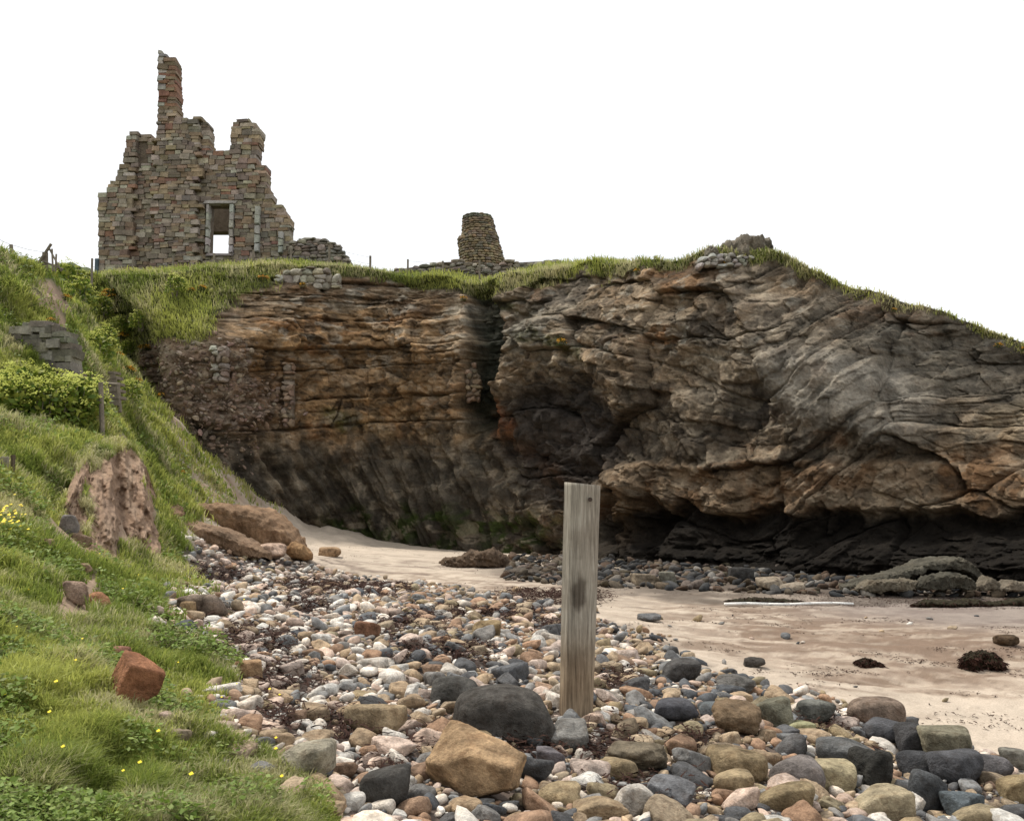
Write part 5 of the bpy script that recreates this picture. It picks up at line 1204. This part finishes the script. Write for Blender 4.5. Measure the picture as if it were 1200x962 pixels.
# buttercups in the bank grass
V = []; Fq = []
def petal(p, e):
    b = len(V); V.extend([(p[0] - e, p[1], p[2]), (p[0], p[1] - e, p[2] - e * .3), (p[0] + e, p[1], p[2]), (p[0], p[1] + e, p[2] + e * .6)]); Fq.append((b, b + 1, b + 2, b + 3))
for k in range(110):
    if k < 70: px, py = rng.normal(8, 12), rng.normal(622, 9)
    else: px, py = rng.uniform(0, 330), rng.uniform(640, 950)
    if px < -5: continue
    p = hit(px, py); h = rng.uniform(.06, .16); petal(p + [0, 0, h], rng.uniform(.008, .014) * (1.5 if k < 70 else .8))
bc = link('buttercups', mesh_np('buttercups', np.array(V), np.array(Fq)), M_BUTTER); tag(bc, 'tiny yellow buttercups dotted through the bank grass', 'flowers', kind='stuff')

# ------------------------------------------------------------------ fences, steps, barrier, pole
def fence(label, posts, wires, name='wire_fence'):
    tops = [at(*p) for p in posts]; e = empty(name, tuple(tops[0])); b0 = Vector(tops[0]); tag(e, label, 'fence')
    for (px, py, Y), t, (bpx, bpy_, r) in zip(posts, tops, wires['foot']):
        m = MB(); m.bar(Vector(at(bpx, bpy_, Y)) - b0 - Vector((0, 0, .5)), Vector(t) - b0, r, 7, r * .9); m.build('post', M_TREAD, e)
    for q in wires['h']:
        for k in range(len(tops) - 1):
            a = Vector(tops[k]) * (1 - q) + Vector(at(*wires['foot'][k][:2], posts[k][2])) * q; c = Vector(tops[k + 1]) * (1 - q) + Vector(at(*wires['foot'][k + 1][:2], posts[k + 1][2])) * q
            m = MB(); mid = (a + c) / 2 - Vector((0, 0, .03)); m.bar(a - b0, mid - b0, .006, 4); m.bar(mid - b0, c - b0, .006, 4); o = m.build('wire', M_WIRE, e)
    return e
fp = [(108, 303, 46), (156, 301, 45.6), (203, 300, 45.3), (251, 297, 45), (297, 293, 44.8), (341, 292, 44.6), (386, 288, 44.4), (434, 300, 43.4)]
fence('post and wire fence along the turf in front of the castle', fp, {'foot': [(p[0], p[1] + 20, .06) for p in fp], 'h': (.1, .5)})
fp = [(478, 304, 42.4), (519, 306, 42), (562, 305, 41.6), (598, 311, 41)]
fence('post and wire fence below the round tower', fp, {'foot': [(p[0] + (4 if k == 3 else 0), p[1] + 20, .05) for k, p in enumerate(fp)], 'h': (.1, .5)})
fp = [(-6, 277, 27.5), (13, 287, 28.0), (53, 296, 29.3)]
fence('leaning post and wire fence on the left mound', fp, {'foot': [(-4, 300, .05), (17, 305, .06), (54, 322, .1)], 'h': (.0, .45)})
e = empty('broken_stile', at(54, 318, 29.2)); b0 = e.location.copy(); tag(e, 'broken timber stile with crossed poles on the mound crest', 'stile')
for (a, c, r, nm) in (((43, 312), (60, 286), .045, 'leaning_pole'), ((57, 290), (72, 318), .03, 'leaning_pole'), ((61, 292), (62, 318), .03, 'upright'), ((66, 298), (65, 318), .03, 'upright'), ((50, 306), (74, 316), .03, 'cross_rail')):
    m = MB(); m.bar(Vector(at(*c, 29.1)) - b0, Vector(at(*a, 29.2)) - b0, r, 6); m.build(nm, M_TREAD, e)
# timber steps
e = empty('timber_steps', at(125, 475, 24.5)); b0 = e.location.copy(); tag(e, 'old timber steps with handrail posts climbing the gully', 'steps')
for k, (px0, px1, py, Y) in enumerate([(126, 139, 466, 24.6), (122, 139, 458, 25.4), (116, 138, 450, 26.2), (112, 136, 443, 27.0), (112, 134, 437, 27.8)]):
    a, c = at(px0, py, Y), at(px1, py, Y); m = MB(); m.box(a[0] - b0[0], c[0] - b0[0], Y - b0[1], Y - b0[1] + .5, a[2] - b0[2] - .02, a[2] - b0[2] + .06, .008); m.box(a[0] - b0[0], c[0] - b0[0], Y - b0[1] + .02, Y - b0[1] + .08, a[2] - b0[2] - .2, a[2] - b0[2] - .021); m.build('tread', M_TREAD, e)
for (px, t, bt, Y, r) in ((119, 448, 502, 18.7, .05), (100, 438, 470, 24.0, .05), (139, 450, 470, 24.8, .06), (125, 455, 470, 25.0, .05)):
    a, c = at(px - 1, t, Y), at(px + 2, bt, Y); m = MB(); m.bar(Vector(c) - b0 - Vector((0, 0, .3)), Vector(a) - b0, r, 8); m.build('handrail_post', M_TREAD, e)
m = MB(); m.bar(Vector(at(118, 449, 25)) - b0, Vector(at(141, 451, 24.9)) - b0, .045, 6); m.build('rail', M_TREAD, e)
# plank barrier at the left edge
e = empty('plank_barrier', at(5, 575, 11.4)); b0 = e.location.copy(); tag(e, 'end of a pale plank barrier with a dark post at the left edge', 'barrier')
for (t, bt) in ((535, 547), (551, 562)):
    a, c = at(-70, bt, 11.4), at(10, t, 11.4); m = MB(); m.box(a[0] - b0[0], c[0] - b0[0], -.02, .025, a[2] - b0[2], c[2] - b0[2], .004); o = m.build('plank', rockmat('pale_plank', (.36, .32, .26), 4, 30), e)
for px in (11.5, -60):
    a, c = at(px - 2.4, 580, 11.4), at(px + 2.4, 533, 11.4); m = MB(); m.box(a[0] - b0[0], c[0] - b0[0], .027, .09, a[2] - b0[2] - .3, c[2] - b0[2], .004); m.build('post', rockmat('dark_post', (.1, .075, .05), 4, 30), e)
# bleached pole on the sand
a, c = hit(849, 710.5), hit(1000, 709.5); m = MB(); n = 6
pts = [Vector(a + (c - a) * k / n) + Vector((0, 0, .04 + .012 * math.sin(k * 1.7))) for k in range(n + 1)]
for k in range(n): m.bar(pts[k] - Vector(a), pts[k + 1] - Vector(a), .028 - .001 * k, 8)
o = m.build('driftwood_pole', M_WHITE, None, tuple(a), True); tag(o, 'long straight white pole lying on the sand', 'pole')
# castle corner board
m = MB(); a, c = at(110.5, 321, 49.6), at(115, 303, 49.6); m.box(0, c[0] - a[0], 0, .15, 0, c[2] - a[2]); o = m.build('corner_board', rockmat('blue_grey_board', (.08, .11, .13), 5, 20), None, tuple(a)); tag(o, 'narrow blue grey board against the left corner of the castle', 'board')
# roots and straw stalks on the earth face
m_root = rockmat('dry_root', (.4, .33, .24), 10, 40)
e = empty('root_tangle', at(76, 640, 10.7)); tag(e, 'pale bare roots hanging out of the earth face', 'roots')
for k in range(9):
    p = Vector(at(rng.uniform(62, 92), rng.uniform(615, 640), 10.7)) - e.location; m = MB(); q = p; dr = Vector((rng.uniform(-.5, .5), -.3, -.6)).normalized()
    for s_ in range(5):
        nq = q + dr * .07; m.bar(q, nq, .006, 5); q = nq; dr = (dr + Vector(rng.normal(0, .3, 3))).normalized()
    m.build('root', m_root, e)
